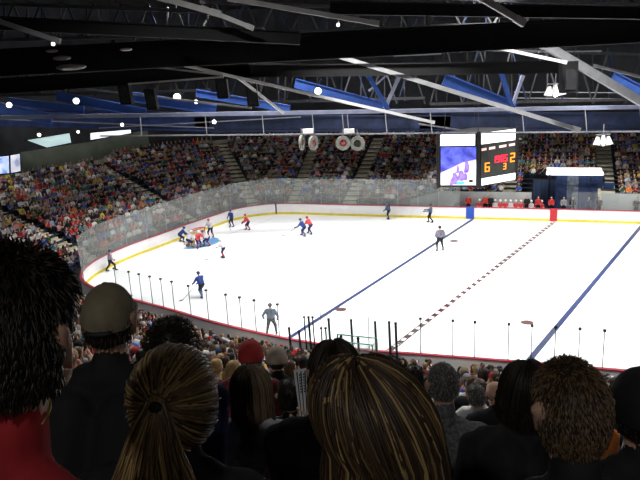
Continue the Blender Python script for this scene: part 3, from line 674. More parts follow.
for a, b in ((.07, .20), (.26, .44), (.52, .72), (.78, .93)):
    g = MB(o); s = a; q = 0
    while s < b - .02:
        t0 = .66 + (s - .07) * .02; p = R4(s, s + .022, t0, t0 + .045); g.hexa([fr_(x, y, .08) for x, y in p] + [fr_(x, y, .05) for x, y in p]); s += .032; q += 1
    link('caption', g.mesh('caption'), word_m, dg_)

# ------------------------------------------------------------------ far side: tunnel with white canopy, benches
cp = at(574.5, 173, 60.3); tn = Vector((NORM[near_i(23, 57.4), 0], NORM[near_i(23, 57.4), 1], 0)); tt = Vector((_tan[near_i(23, 57.4), 0], _tan[near_i(23, 57.4), 1], 0)); trz = math.atan2(-tt.y, -tt.x)
root = empty('tunnel_canopy', (cp.x, cp.y, 0), trz); tag(root, 'white canopy over the dark blue players tunnel on the far side', 'canopy')
m = MB(); m.box((0, 0, cp.z), (5.0, 1.6, .12)); m.hexa([(-2.5, -.8, cp.z - .35), (2.4, -.8, cp.z - .35), (2.4, -.72, cp.z - .35), (-2.5, -.72, cp.z - .35), (-2.35, -.8, cp.z + .38), (2.5, -.8, cp.z + .38), (2.5, -.72, cp.z + .38), (-2.35, -.72, cp.z + .38)]); link('fascia', m.mesh('fascia'), glow_white, root)  # glow put into the white fascia, which no lamp reaches
for x in (-2.6, 2.2):
    m = MB(); m.box((x, -.6, cp.z / 2), (.14, .14, cp.z)); link('post', m.mesh('post'), navy_steel, root)
for x in (-2.0, -.9, 0.1, 1.1):
    m = MB(); m.box((x, -.1, cp.z / 2 - .1), (1.0, .08, cp.z - .3)); link('curtain', m.mesh('curtain'), [mat('curtain_navy', (.03, .05, .13), .8, .3, 3), mat('curtain_grey', (.16, .19, .24), .8, .4, 3)][int(x > -.5 and x < .5)], root)
m = MB(); m.box((-3.0, .1, 1.8), (.9, .1, 2.6)); link('side_curtain', m.mesh('side_curtain'), mat('curtain_blue', (.02, .05, .14), .8, .2, 3), root)
# ------------------------------------------------------------------ people in the stands
ORD = ['first', 'second', 'third', 'fourth', 'fifth', 'sixth', 'seventh', 'eighth', 'ninth', 'tenth', 'eleventh', 'twelfth', 'thirteenth', 'fourteenth', 'fifteenth', 'sixteenth', 'seventeenth', 'eighteenth', 'nineteenth', 'twentieth',
       '21st', '22nd', '23rd', '24th', '25th', '26th', '27th', '28th', '29th', '30th', '31st', '32nd', '33rd', '34th', '35th', '36th', '37th', '38th', '39th', '40th', '41st', '42nd', '43rd', '44th', '45th', '46th', '47th', '48th', '49th', '50th', '51st', '52nd', '53rd', '54th', '55th', '56th', '57th', '58th', '59th', '60th']
SK, SH, PA, HA, CP, SO = 0, 1, 2, 3, 4, 5
def seated_caps(pose, hair):
    L = []
    L += [((-.09, .03, .53), .125, (.09, .03, .53), .125, PA), ((-.07, .02, .62), .12, (-.09, -.01, .90), .115, SH), ((.07, .02, .62), .12, (.09, -.01, .90), .115, SH), ((-.15, -.01, .96), .07, (.15, -.01, .96), .07, SH), ((0, 0, .98), .055, (0, .02, 1.1), .052, SK)]
    h = Vector((0, .03, 1.19)); L += [(h, .078, h + Vector((0, -.015, .05)), .092, SK), (h + Vector((0, .085, .005)), .015, h + Vector((0, .095, -.015)), .016, SK)]
    for s in (-1, 1):
        L += [((s * .09, .08, .53), .088, (s * .12, .47, .52), .068, PA), ((s * .12, .48, .50), .06, (s * .12, .50, .12), .042, PA), ((s * .12, .48, .05), .045, (s * .13, .62, .04), .04, SO)]
        sh = (s * .205, -.01, .93)
        if pose == 'lap': e, w = (s * .25, .05, .66), (s * .11, .28, .60)
        elif pose == 'cross': e, w = (s * .25, .08, .68), (-s * .06, .20, .74)
        elif pose == 'clap': e, w = (s * .25, .13, .70), (s * .035, .31, .92)
        else:
            e, w = ((s * .25, .05, .66), (s * .11, .28, .60)) if s < 0 else ((s * .27, .12, .72), (s * .07, .19, 1.02))
        L += [(sh, .056, e, .046, SH), (e, .043, w, .033, SK), (w, .038, tuple(Vector(w) + (Vector(w) - Vector(e)).normalized() * .07), .034, SK)]
    if hair == 'short': L += [(h + Vector((0, -.03, .055)), .094, h + Vector((0, -.035, .02)), .085, HA)]
    elif hair == 'long': L += [(h + Vector((0, -.028, .06)), .098, h + Vector((0, -.045, -.02)), .09, HA)] + [(h + Vector((s * .05, -.05, 0)), .06, h + Vector((s * .06, -.07, -.2)), .05, HA) for s in (-1, 1)]
    elif hair == 'cap': L += [(h + Vector((0, -.018, .072)), .093, h + Vector((0, -.012, .06)), .093, CP), (h + Vector((-.035, .12, .055)), .018, h + Vector((.035, .12, .055)), .018, CP), (h + Vector((0, -.04, .01)), .083, h + Vector((0, -.04, 0)), .08, HA)]
    return L
PROTO = {}; LOW = []
for hair in ('short', 'long', 'cap'):
    for pose in ('lap', 'cross', 'clap', 'cup'):
        cps = seated_caps(pose, hair)
        me = body_mesh('person', cps, 0.028, 0.45, 1); PROTO[(hair, pose)] = me
        if pose in ('lap', 'clap', 'cross'): LOW.append((hair, pose, body_mesh('person_far', cps, 0.045, 0.26, 0, cps)))
        for m in (SKIN[0], SHIRT_M[0], PANTS_M[0], HAIR_M[0], CAP_M[0], SHOE_M): me.materials.append(m)

# every seat of the bowl that the photograph can look at
rs = random.Random(11); SEATS = []
CUM = np.concatenate([[0], np.cumsum(np.linalg.norm(np.roll(LOOP, -1, 0) - LOOP, axis=1))])
def section(i):
    names = ['left end stand', 'stand behind the goal', 'narrow far corner block', 'small corner block', 'block left of centre', 'block behind the scoreboard', 'block above the canopy', 'block at far right']
    if i < I_CORNER + 4: return 'near', 'near stand'
    k = sum(1 for a in AISLES[:7] if i >= a)
    return ('end' if k <= 1 else 'far'), names[k]
_gap = at(598, 418, 7.0)
RESERVED = [(0, 0, 6.3), (_gap.x, _gap.y, 1.0)]          # (x, y, radius) places of the people built one by one
def crowd_seats():
    for k in range(NROWS):
        u = U0 + ROW * k + 0.66
        pts = []; idx = stand_range()
        order = list(range(I_NEAR_START, NL)) + list(range(0, I_FAR_STOP - 1))
        acc = 0.0; prev = None; nxt = 0.25; cnt = {}; slot = 0
        for i in order:
            if UMAX[i] < U0 + ROW * k: prev = None; continue
            P = Vector((LOOP[i, 0] + NORM[i, 0] * u, LOOP[i, 1] + NORM[i, 1] * u, 0))
            if prev is not None:
                seg = (P - prev).length
                while acc + seg >= nxt:
                    t = (nxt - acc) / seg; Q = prev.lerp(P, t); nxt += 0.56; slot += 1
                    f = -Vector((NORM[i, 0], NORM[i, 1], 0)); kind, sec = section(i)
                    a = rs.random(); dz = tread(i, k); jit = rs.uniform(-.04, .04); rowlen = rs.random(); b_ = [rs.random() for _ in range(8)]
                    blocked = any((Vector((LOOP[q, 0] + NORM[q, 0] * u, LOOP[q, 1] + NORM[q, 1] * u, 0)) - Q).length < .72 for q in AISLES if abs(q - i) < 26)
                    if blocked: continue
                    if a < .015 or (I_TUN0 - 1 <= i <= I_TUN1 + 1 and k < 4): continue
                    if kind == 'near' and any(math.hypot(Q.x - x, Q.y - y) < r for x, y, r in RESERVED): continue
                    px, py, d = project(Q + Vector((0, 0, dz + 1.1)))
                    if d < .5 or not (-30 < px < 670) or not (90 < py < 520): continue
                    cnt[sec] = cnt.get(sec, 0) + 1
                    SEATS.append(dict(id=k * 1000 + slot, p=Q + Vector((0, 0, dz)) + f * jit, f=f, kind=kind, sec=sec, row=k, seat=cnt[sec], b=b_, d=d))
                acc += seg
            prev = P
crowd_seats()
for s in SEATS:
    b = s['b']; W = {'end': SHIRT_W_END, 'far': SHIRT_W_FAR, 'near': SHIRT_W_NEAR}[s['kind']]
    s['shirt'] = int(np.searchsorted(np.cumsum(W) / sum(W), b[0])); s['hair'] = int(np.searchsorted(np.cumsum([20, 28, 24, 12, 11, 5]) / 100.0, b[1]))
    s['skin'] = 0 if b[2] < .62 else 1 if b[2] < .92 else 2; s['pants'] = 0 if b[3] < .5 else 1 if b[3] < .85 else 2
    s['style'] = 'cap' if b[4] < .17 else 'long' if b[4] < .47 else 'short'; s['cap'] = int(b[5] * 3.99)
    s['pose'] = ['lap', 'cross', 'clap', 'cup'][min(3, int(b[6] * 4))]; s['yaw'] = math.atan2(-s['f'].x, s['f'].y) + (b[7] - .5) * .5; s['size'] = .95 + .1 * b[5]
ALL_APART = False
PICK = set([108,109,110,111,114,115,116,117,118,119,120,121,122,123,124,125,126,127,128,129,130,131,132,133,134,135,139,140,141,142,143,145,146,147,148,149,150,153,154,155,156,157,162,163,164,165,166,167,168,169,173,174,175,176,177,178,179,180,181,182,183,185,186,187,196,197,198,201,217,218,219,1112,1113,1117,1118,1119,1120,1121,1122,1123,1126,1127,1128,1141,1142,1163,1223,1224,2115,2120,2121,2123,2124,2125,2127,2128,2131,2144,2190,2229,3117,3118,3122,3123,3124,3125,3126,3127,3129,3130,3133,3147,3168,3192,4120,4121,4125,4126,4127,4128,4129,4130,4132,4136,4150,4222,4223,4224,4225,5071,5121,5122,5123,5124,5127,5128,5129,5133,5134,5138,5153,5168,6122,6123,6124,6125,6126,6130,6132,6134,6136,6140,6156,7047,7127,7128,7129,7132,7133,7134,7135,7136,7137,7139,7141,7142,7145,7146,7147,7159,8135,8136,8138,8140,8142,8144,8152,8162,8174,9044,9137,9138,9139,9141,9143,9159,9165,10140,10141,10142,10143,10146,10149,10152,10168,11144,11146,11147,11151,11152,11170,11171,12149,12150,12153,12173,13057,13058,13158,13176,14044,14101,14123,15056,16044,16063,17044,17045,18044,18045,18051,19045,19053,20045,20050,20058,21050,21052,21055,21057,22045,22054,22056,23042,23051,23053,23055,24043,24045,24050,24054])      # the ones that show largest
PICKED = set(n for n, s in enumerate(SEATS) if s['id'] in PICK)
for n, s in enumerate(SEATS):
    if not (ALL_APART or n in PICKED): continue
    me = PROTO[(s['style'], s['pose'])]
    o = bpy.data.objects.new('person', me); C.objects.link(o); o.location = s['p']; o.rotation_euler = (0, 0, s['yaw']); o.scale = (1, 1, s['size'])
    for k_, m in enumerate((SKIN[s['skin']], SHIRT_M[s['shirt']], PANTS_M[s['pants']], HAIR_M[s['hair']], CAP_M[s['cap']])):
        o.material_slots[k_].link = 'OBJECT'; o.material_slots[k_].material = m
    hd = (CAPS[s['cap']][0] + ' cap') if s['style'] == 'cap' else (s['style'] + ' ' + HAIRS[s['hair']][0].replace(' ', '-') + ' hair') if s['style'] == 'long' else HAIRS[s['hair']][0].replace(' ', '-') + ' hair'
    tag(o, '%s-topped person with %s, %s, %s row up, %s from %s' % (SHIRTS[s['shirt']][0].replace(' ', '-'), hd, s['sec'], ORD[s['row']], ORD[min(s['seat'] - 1, 59)], 'right' if s['kind'] == 'near' else 'left'), 'person', 'spectators in the ' + s['sec'])

# the rest of the crowd, past three hundred
def crowd_rest(seats):
    mats = SKIN + SHIRT_M + PANTS_M + HAIR_M + CAP_M + [SHOE_M]; off = [0, 3, 3 + len(SHIRT_M), 6 + len(SHIRT_M), 6 + len(SHIRT_M) + len(HAIR_M), 6 + len(SHIRT_M) + len(HAIR_M) + len(CAP_M)]
    lows = []
    for hair, pose, me in LOW:
        me.calc_loop_triangles() if False else None
        v = np.empty(len(me.vertices) * 3); me.vertices.foreach_get('co', v); lt = np.empty(len(me.polygons), int); me.polygons.foreach_get('loop_total', lt)
        lv = np.empty(len(me.loops), int); me.loops.foreach_get('vertex_index', lv); mi = np.empty(len(me.polygons), int); me.polygons.foreach_get('material_index', mi)
        lows.append((hair, pose, v.reshape(-1, 3), lt, lv, mi))
    V, LT, LV, MI = [], [], [], []; base = 0
    for s in seats:
        cand = [l for l in lows if l[0] == s['style']]; pose = 'lap' if s['pose'] == 'cup' else s['pose']
        _, _, v, lt, lv, mi = next(l for l in cand if l[1] == pose)
        c, q = math.cos(s['yaw']), math.sin(s['yaw'])
        w = np.stack([v[:, 0] * c - v[:, 1] * q + s['p'].x, v[:, 0] * q + v[:, 1] * c + s['p'].y, v[:, 2] * s['size'] + s['p'].z], 1)
        table = np.array([off[0] + s['skin'], off[1] + s['shirt'], off[2] + s['pants'], off[3] + s['hair'], off[4] + s['cap'], off[5]])
        V.append(w); LT.append(lt); LV.append(lv + base); MI.append(table[mi]); base += len(v)
    V = np.concatenate(V); LT = np.concatenate(LT); LV = np.concatenate(LV); MI = np.concatenate(MI)
    me = bpy.data.meshes.new('crowd'); me.vertices.add(len(V)); me.vertices.foreach_set('co', V.ravel()); me.loops.add(len(LV)); me.loops.foreach_set('vertex_index', LV.astype(np.int32))
    me.polygons.add(len(LT)); me.polygons.foreach_set('loop_start', np.concatenate([[0], np.cumsum(LT)[:-1]]).astype(np.int32)); me.polygons.foreach_set('loop_total', LT.astype(np.int32))
    for m in mats: me.materials.append(m)
    me.polygons.foreach_set('material_index', MI.astype(np.int32)); me.polygons.foreach_set('use_smooth', np.ones(len(LT), bool)); me.update(calc_edges=True); me.validate()
    o = bpy.data.objects.new('crowd', me); C.objects.link(o); tag(o, 'the rest of the seated crowd filling the stands around the rink', 'crowd', kind='stuff'); return o
if not ALL_APART: crowd_rest([s for n, s in enumerate(SEATS) if n not in PICKED])
for _h, _p, _me in LOW: bpy.data.meshes.remove(_me)
# ------------------------------------------------------------------ people on the ice
jersey_blue = mat('jersey_blue', (0.018, 0.045, 0.20), 0.8, .2, 12); jersey_white = mat('jersey_white', (0.52, 0.50, 0.55), 0.8, .12, 12); jersey_red = mat('jersey_red', (0.50, 0.05, 0.06), .8, .15, 12)
pants_navy = mat('pants_navy', (0.012, 0.018, 0.07), .8, .2, 12); pants_black = mat('pants_black', (0.012, 0.012, 0.016), .8, .2, 12); sock_red = mat('sock_red', (.42, .06, .08), .8, .15, 12); sock_blue = mat('sock_blue', (.03, .06, .22), .8, .15, 12)
ref_shirt = mat('referee_stripes', (0.03, 0.03, 0.04), 0.8, scale=9.0, stretch=(5, 5, .4), col2=(.36, .34, .42)); ref_grey = mat('official_grey_blue', (0.085, 0.115, 0.18), .8, .3, 12); ref_pink = mat('official_pale', (.25, .18, .28), .8, scale=9.0, stretch=(5, 5, .4), col2=(.50, .42, .52))
glove_m = mat('glove_dark', (.03, .03, .05), .7, .2, 12); boot_m = mat('skate_boot', (.015, .015, .017), .5, .2, 12); pad_tan = mat('goalie_pad_tan', (.40, .27, .12), .7, .25, 10); pad_white = mat('goalie_pad_white', (.7, .68, .66), .7, .1, 10)
steel = mat('skate_steel', (.6, .6, .62), .3, metal=.8)
def skater(label, px, py, yaw, jersey, pants, socks, helmet, lean=.35, hz=.88, spread=.2, stride=.0, hands=((-.25, .35, .95), (.25, .35, .95)), scale=1.0, head=None, pads=None, number=None, cat='person', group='people on the ice', gloves=True):
    lean_v = Vector((0, math.sin(lean), math.cos(lean))); hip = Vector((0, -math.sin(lean) * .22, hz)); sh = hip + lean_v * .46; nk = sh + lean_v * .08; hd = nk + Vector((0, math.sin(lean) * .06 + .03, .16))
    L = [(hip + Vector((-.09, 0, 0)), .15, hip + Vector((.09, 0, 0)), .15, 2), (hip + lean_v * .1 + Vector((-.07, 0, 0)), .155, sh + Vector((-.1, 0, -.06)), .15, 1), (hip + lean_v * .1 + Vector((.07, 0, 0)), .155, sh + Vector((.1, 0, -.06)), .15, 1), (sh + Vector((-.2, 0, 0)), .1, sh + Vector((.2, 0, 0)), .1, 1), (nk, .06, hd, .07, 0), (hd, .085, hd + Vector((0, -.015, .05)), .1, 0), (hd + Vector((0, .09, 0)), .02, hd + Vector((0, .1, -.02)), .02, 0)]
    blades = []
    for s, hnd in zip((-1, 1), hands):
        ft = Vector((s * spread, s * stride, .09)); hj = hip + Vector((s * .1, 0, -.06)); mid = (hj + ft) / 2 + Vector((s * .02, .10 + (.93 - hz) * .5, .05))
        L += [(hj, .115, mid, .09, 2), (mid, .082, ft + Vector((0, -.02, .1)), .06, 3), (ft + Vector((0, -.05, 0)), .055, ft + Vector((0, .14, -.02)), .05, 5)]
        if pads: L += [(mid + Vector((-.07, .08, .1)), .08, ft + Vector((-.07, .08, .0)), .08, 6), (mid + Vector((.07, .08, .1)), .08, ft + Vector((.07, .08, .0)), .08, 6)]
        a = sh + Vector((s * .24, 0, -.02)); h_ = Vector(hnd); e = (a + h_) / 2 + Vector((s * .1, -.06, -.08))
        L += [(a, .085, e, .07, 1), (e, .066, h_, .05, 1), (h_, .06, h_ + (h_ - e).normalized() * .09, .055, 4 if gloves else 0)]
        blades.append(ft)
    me = body_mesh('person', L, .024, .5, 1)
    for m in (SKIN[0], jersey, pants, socks, glove_m, boot_m, pads or pad_white): me.materials.append(m)
    o = bpy.data.objects.new('person', me); C.objects.link(o); p = on_z(px, py); o.location = p; o.rotation_euler = (0, 0, yaw); o.scale = (scale,) * 3; tag(o, label, cat, group)
    if helmet is not None:
        m = MB(); m.ball(hd + Vector((0, -.02, .05)), (.118, .135, .115), 12); m.bar(hd + Vector((-.07, .10, .075)), hd + Vector((.07, .10, .075)), .05, .02); link('helmet', m.mesh('helmet', True), helmet, o)
    else:
        m = MB(); m.ball(hd + Vector((0, -.03, .06)), (.10, .11, .095), 12); link('hair', m.mesh('hair', True), HAIR_M[1], o)
    for ft in blades:
        m = MB(); m.hexa([(ft.x - .006, ft.y - .12, 0.0), (ft.x + .006, ft.y - .12, 0.0), (ft.x + .006, ft.y + .17, 0.0), (ft.x - .006, ft.y + .17, 0.0), (ft.x - .006, ft.y - .10, .05), (ft.x + .006, ft.y - .10, .05), (ft.x + .006, ft.y + .15, .05), (ft.x - .006, ft.y + .15, .05)]); link('skate_blade', m.mesh('skate_blade'), steel, o)
    if number:
        m = MB(); c = sh + Vector((0, -.165, -.2)); up = lean_v
        for q, ch in enumerate(number):
            x0 = (q - .5) * .16
            for sg in {'2': 'abged', '7': 'abc', '1': 'bc', '9': 'abcdfg'}[ch]:
                x, t, w, h = {'a': (0, .12, .11, .035), 'g': (0, 0, .11, .035), 'd': (0, -.12, .11, .035), 'b': (.045, .06, .035, .13), 'c': (.045, -.06, .035, .13), 'f': (-.045, .06, .035, .13), 'e': (-.045, -.06, .035, .13)}[sg]
                cc_ = c + Vector((x0 + x, 0, 0)) + up * t; m.bar(cc_ - up * h / 2, cc_ + up * h / 2, w, .04, upv=(0, -1, 0))
        link('jersey_number', m.mesh('jersey_number'), jersey_white, o)
    return o
def stick(o, label, hand, hand2, tip, owner_scale=1.0):
    """a hockey stick through both hands, its blade flat on the ice"""
    M = Matrix.Translation(o.location) @ Matrix.Rotation(o.rotation_euler.z, 4, 'Z') @ Matrix.Diagonal((*o.scale, 1)); a, b, t = M @ Vector(hand), M @ Vector(hand2), M @ Vector(tip); t.z = .03
    top = a + (a - t).normalized() * .12
    r = empty('hockey_stick', t); tag(r, label, 'hockey stick', 'hockey sticks'); m = MB(t); m.bar(top, t, .03, .022); link('shaft', m.mesh('shaft'), mat('stick_wood', (.05, .045, .045), .6, .2, 6), r)
    d = (t - a); d.z = 0; d = d.normalized(); m = MB(t); m.bar(t - d * .02, t + d * .28 + Vector((0, 0, .01)), .02, .06); link('blade', m.mesh('blade'), mat('stick_tape', (.02, .02, .02), .8), r)
black_helm, blue_helm, white_helm, red_helm = mat('helmet_black', (.012, .012, .014), .35), mat('helmet_blue', (.02, .04, .16), .35), mat('helmet_white', (.75, .75, .75), .35), mat('helmet_red', (.4, .04, .05), .35)
o = skater('official in pale striped shirt and dark trousers skating by the left corner boards', 111.5, 271, -1.0, ref_pink, pants_black, pants_black, black_helm, .12, .9, .12, .32, ((-.3, .05, .9), (.3, .2, .95)), 1.0)
o = skater('player in blue bending low behind the goal at the end boards', 182, 242, -1.3, jersey_blue, pants_navy, sock_blue, blue_helm, .85, .72, .25, .12, ((-.1, .75, .6), (.25, .6, .65)), 1.02)
stick(o, 'hockey stick of the blue player bending behind the goal', (.25, .6, .65), (-.1, .75, .6), (-.5, 1.2, 0))
o = skater('goaltender in white with tan leg pads crouching at the left post', 190, 247, -.9, jersey_white, pants_navy, pad_tan, white_helm, .6, .66, .32, .08, ((-.45, .4, .6), (.42, .45, .55)), 1.05, pads=pad_tan)
stick(o, 'wide goaltender stick lying along the ice at the goal', (.42, .45, .55), (.42, .45, .55), (.2, .9, 0))
o = skater('player in white and red standing behind the goal net', 211, 237.5, 2.6, jersey_white, pants_navy, sock_red, red_helm, .3, .9, .2, .1, ((-.2, .4, 1.0), (.25, .4, .95)), 1.05)
o = skater('player in white with navy pants leaning over the blue crease', 207, 246, 2.2, jersey_white, pants_navy, sock_red, blue_helm, .8, .74, .28, .1, ((-.15, .65, .65), (.2, .6, .6)), 1.05)
stick(o, 'hockey stick of the white player leaning over the crease', (.2, .6, .6), (-.15, .65, .65), (-.3, 1.0, 0))
o = skater('player in red and white pressed against the goal front', 199, 248, -2.4, jersey_red, pants_navy, sock_red, white_helm, .5, .82, .22, .1, ((-.3, .45, .9), (.2, .5, .8)), 1.0)
o = skater('player in white with red socks gliding right of the crease', 223.5, 258, 1.25, jersey_white, pants_navy, sock_red, white_helm, .35, .86, .14, .14, ((-.25, .4, .95), (.22, .4, .9)), 1.0)
stick(o, 'hockey stick of the white player right of the crease', (.22, .4, .9), (-.25, .4, .95), (-.7, 1.1, 0))
o = skater('player in blue standing upright near the end boards', 232, 227, 2.4, jersey_blue, pants_navy, sock_blue, blue_helm, .12, .92, .14, .08, ((-.28, .25, .95), (.28, .25, .95)), 1.0)
stick(o, 'hockey stick of the upright blue player near the end boards', (.28, .25, .95), (-.28, .25, .95), (-.8, .9, 0))
o = skater('player in red jersey by the end boards beside a blue player', 248, 230, 1.8, jersey_red, pants_navy, sock_red, red_helm, .45, .84, .18, .14, ((-.25, .5, .8), (.22, .45, .8)), .98)
o = skater('blue player of the skating pair reaching with stick at mid-ice', 303.5, 236, 1.1, jersey_blue, pants_navy, sock_blue, blue_helm, .6, .80, .22, .26, ((-.15, .7, .75), (.2, .5, .85)), 1.05)
stick(o, 'hockey stick stretched left by the blue player of the pair', (.2, .5, .85), (-.15, .7, .75), (-.3, 1.7, 0))
o = skater('red-jersey player skating just behind the blue player of the pair', 310, 234, 1.0, jersey_red, pants_navy, pants_navy, red_helm, .6, .82, .2, .28, ((-.15, .6, .8), (.25, .5, .85)), 1.05)
o = skater('blue player skating alone near the left glass, number on back', 202, 297, .8, jersey_blue, pants_black, sock_blue, blue_helm, .35, .85, .18, .25, ((-.35, .35, .9), (.1, .45, .8)), 1.08, number='22')
stick(o, 'hockey stick held low left by the lone blue player near the glass', (.1, .45, .8), (-.35, .35, .9), (-1.1, .5, 0))
o = skater('official in grey-blue shirt standing wide-legged at the near boards', 272, 335, -.15, ref_grey, pants_black, pants_black, black_helm, .05, .93, .24, .05, ((-.42, .1, .95), (.34, .1, .9)), 1.08)
o = skater('official in striped shirt with hands on hips on the far blue line', 440, 251, .25, ref_shirt, pants_black, pants_black, black_helm, .03, .95, .24, .03, ((-.24, .05, 1.02), (.26, .05, 1.02)), 1.16)
o = skater('player in dark blue gliding along the far boards, left one of two', 388.5, 219.5, 1.0, ref_grey, pants_black, sock_blue, blue_helm, .25, .9, .14, .1, ((-.3, .3, .9), (.22, .3, .9)), 1.03)
o = skater('official in blue-grey leaning with arms out by the far boards', 430.5, 222.5, 1.2, ref_grey, pants_black, pants_black, black_helm, -.1, .9, .12, .2, ((-.3, .5, 1.1), (.15, .5, 1.15)), 1.04)
stick(o, 'thin stick lying on the ice beside the leaning official', (.15, .4, .3), (.15, .4, .3), (.7, .9, 0)) if False else None

# the goal
gr = empty('goal_net', GC - gn * .15); tag(gr, 'red hockey goal frame with white net in the left zone', 'goal')
oG = gr.location; Lp, Rp = GC + gd * .95, GC - gd * .95
m = MB(oG); m.tube([Lp, Lp + Vector((0, 0, 1.24)), Rp + Vector((0, 0, 1.24)), Rp], .05, 8); link('post_frame', m.mesh('post_frame', True), red_m, gr)
m = MB(oG); bk = -gn * 1.05; m.tube([Lp, Lp + bk * .9, GC + gd * .5 + bk * 1.1, GC - gd * .5 + bk * 1.1, Rp + bk * .9, Rp], .04, 6); m.tube([Lp + Vector((0, 0, 1.24)), GC + gd * .6 + bk * .5 + Vector((0, 0, 1.2)), GC - gd * .6 + bk * .5 + Vector((0, 0, 1.2)), Rp + Vector((0, 0, 1.24))], .04, 6); link('base_frame', m.mesh('base_frame', True), red_m, gr)
m = MB(oG)
for q in range(17):
    t = q / 16 * 2 - 1; A = GC + gd * .93 * t + Vector((0, 0, 1.22)); B = GC + gd * .7 * t + bk * .5 + Vector((0, 0, 1.18)); D = GC + gd * .75 * t + bk * 1.05 + Vector((0, 0, .03)); m.tube([A, B, D], .007, 4)
for q in range(9):
    z = .1 + q * .13; k_ = 1.05 - .55 * z / 1.2; m.tube([Lp + Vector((0, 0, z)), GC + gd * .72 + bk * k_ + Vector((0, 0, z)), GC - gd * .72 + bk * k_ + Vector((0, 0, z)), Rp + Vector((0, 0, z))], .007, 4)
link('net', m.mesh('net'), mat('net_white', (.75, .75, .72), .8), gr)

# players' bench on the far side
i0, i1 = near_i(15.0, 60.3), near_i(21.0, 58.1); pl = MB(); c0 = stand_pt((i0 + i1) // 2, .72, 0)
bench = empty('players_bench', c0, 0); tag(bench, 'long players bench with dark platform behind the far boards', 'bench')
def strip_box(i0, i1, u0, u1, z0, z1, m, name, parent):
    b = MB(c0)
    for i in range(i0, i1): b.hexa([stand_pt(i, u0, z0), stand_pt(i + 1, u0, z0), stand_pt(i + 1, u1, z0), stand_pt(i, u1, z0), stand_pt(i, u0, z1), stand_pt(i + 1, u0, z1), stand_pt(i + 1, u1, z1), stand_pt(i, u1, z1)])
    return link(name, b.mesh(name), m, parent)
strip_box(i0 - 3, near_i(36, 52.6), .2, 1.18, -.05, .44, mat('bench_platform', (.03, .03, .035), .8), 'platform', bench)
strip_box(i0, i1, .86, 1.12, .78, .84, mat('bench_seat', (.05, .06, .12), .6), 'seat', bench)
jb = [jersey_red, jersey_white, jersey_red, jersey_red, jersey_white, jersey_red]
bp = PROTO[('short', 'lap')]
for q, slot in enumerate((0, 3, 4, 5, 6, 7, 8, 10, 11, 12)):
    px = 478.5 + slot * 5.2; p = on_z(px, 219 + (px - 472) * .03, 0); i = near_i(p.x, p.y); w = stand_pt(i, .92, .43)
    t_ = Vector((_tan[i, 0], _tan[i, 1], 0)); w = w + t_ * ((p - Vector((LOOP[i, 0], LOOP[i, 1], 0))).dot(t_))
    o = bpy.data.objects.new('person', bp); C.objects.link(o); o.location = w; o.rotation_euler = (0, 0, math.atan2(NORM[i, 0], -NORM[i, 1])); o.scale = (.9, .85, 1.0)
    for k_, mm in enumerate((SKIN[0], jb[q % 6], pants_navy, HAIR_M[1])): o.material_slots[k_].link = 'OBJECT'; o.material_slots[k_].material = mm
    tag(o, 'seated player with white helmet on the far bench, %s from the left' % ORD[q], 'person', 'players on the far bench')
    m = MB(); m.ball((0, .01, 1.25), (.125, .14, .12), 10); link('helmet', m.mesh('helmet', True), white_helm, o)
# standing people behind the far boards
def standing_caps():
    L = [((-.09, 0, .92), .13, (.09, 0, .92), .13, PA), ((-.08, 0, 1.0), .13, (-.1, 0, 1.35), .125, SH), ((.08, 0, 1.0), .13, (.1, 0, 1.35), .125, SH), ((-.16, 0, 1.42), .07, (.16, 0, 1.42), .07, SH), ((0, 0, 1.45), .055, (0, .02, 1.56), .052, SK), ((0, .03, 1.62), .078, (0, .015, 1.68), .092, SK), ((0, .12, 1.63), .016, (0, .125, 1.61), .016, SK), ((0, 0, 1.685), .096, (0, -.01, 1.66), .088, HA)]
    for s in (-1, 1): L += [((s * .09, 0, .88), .1, (s * .11, .02, .5), .075, PA), ((s * .11, .02, .5), .07, (s * .12, 0, .12), .05, PA), ((s * .12, -.03, .05), .045, (s * .13, .14, .045), .04, SO), ((s * .22, 0, 1.38), .06, (s * .27, .02, 1.1), .05, SH), ((s * .27, .02, 1.1), .045, (s * .2, .2, .98), .035, SH), ((s * .2, .2, .98), .04, (s * .17, .26, .97), .035, SK)]
    return L
STAND = body_mesh('person', standing_caps(), .028, .5, 1)
for m in (SKIN[0], SHIRT_M[0], PANTS_M[0], HAIR_M[0], CAP_M[0], SHOE_M): STAND.materials.append(m)
def standing(loc, yaw, shirt, pants, hair, label, group, scale=1.0, skin=0):
    o = bpy.data.objects.new('person', STAND); C.objects.link(o); o.location = loc; o.rotation_euler = (0, 0, yaw); o.scale = (scale,) * 3
    for k_, mm in enumerate((SKIN[skin], shirt, pants, hair)): o.material_slots[k_].link = 'OBJECT'; o.material_slots[k_].material = mm
    tag(o, label, 'person', group); return o
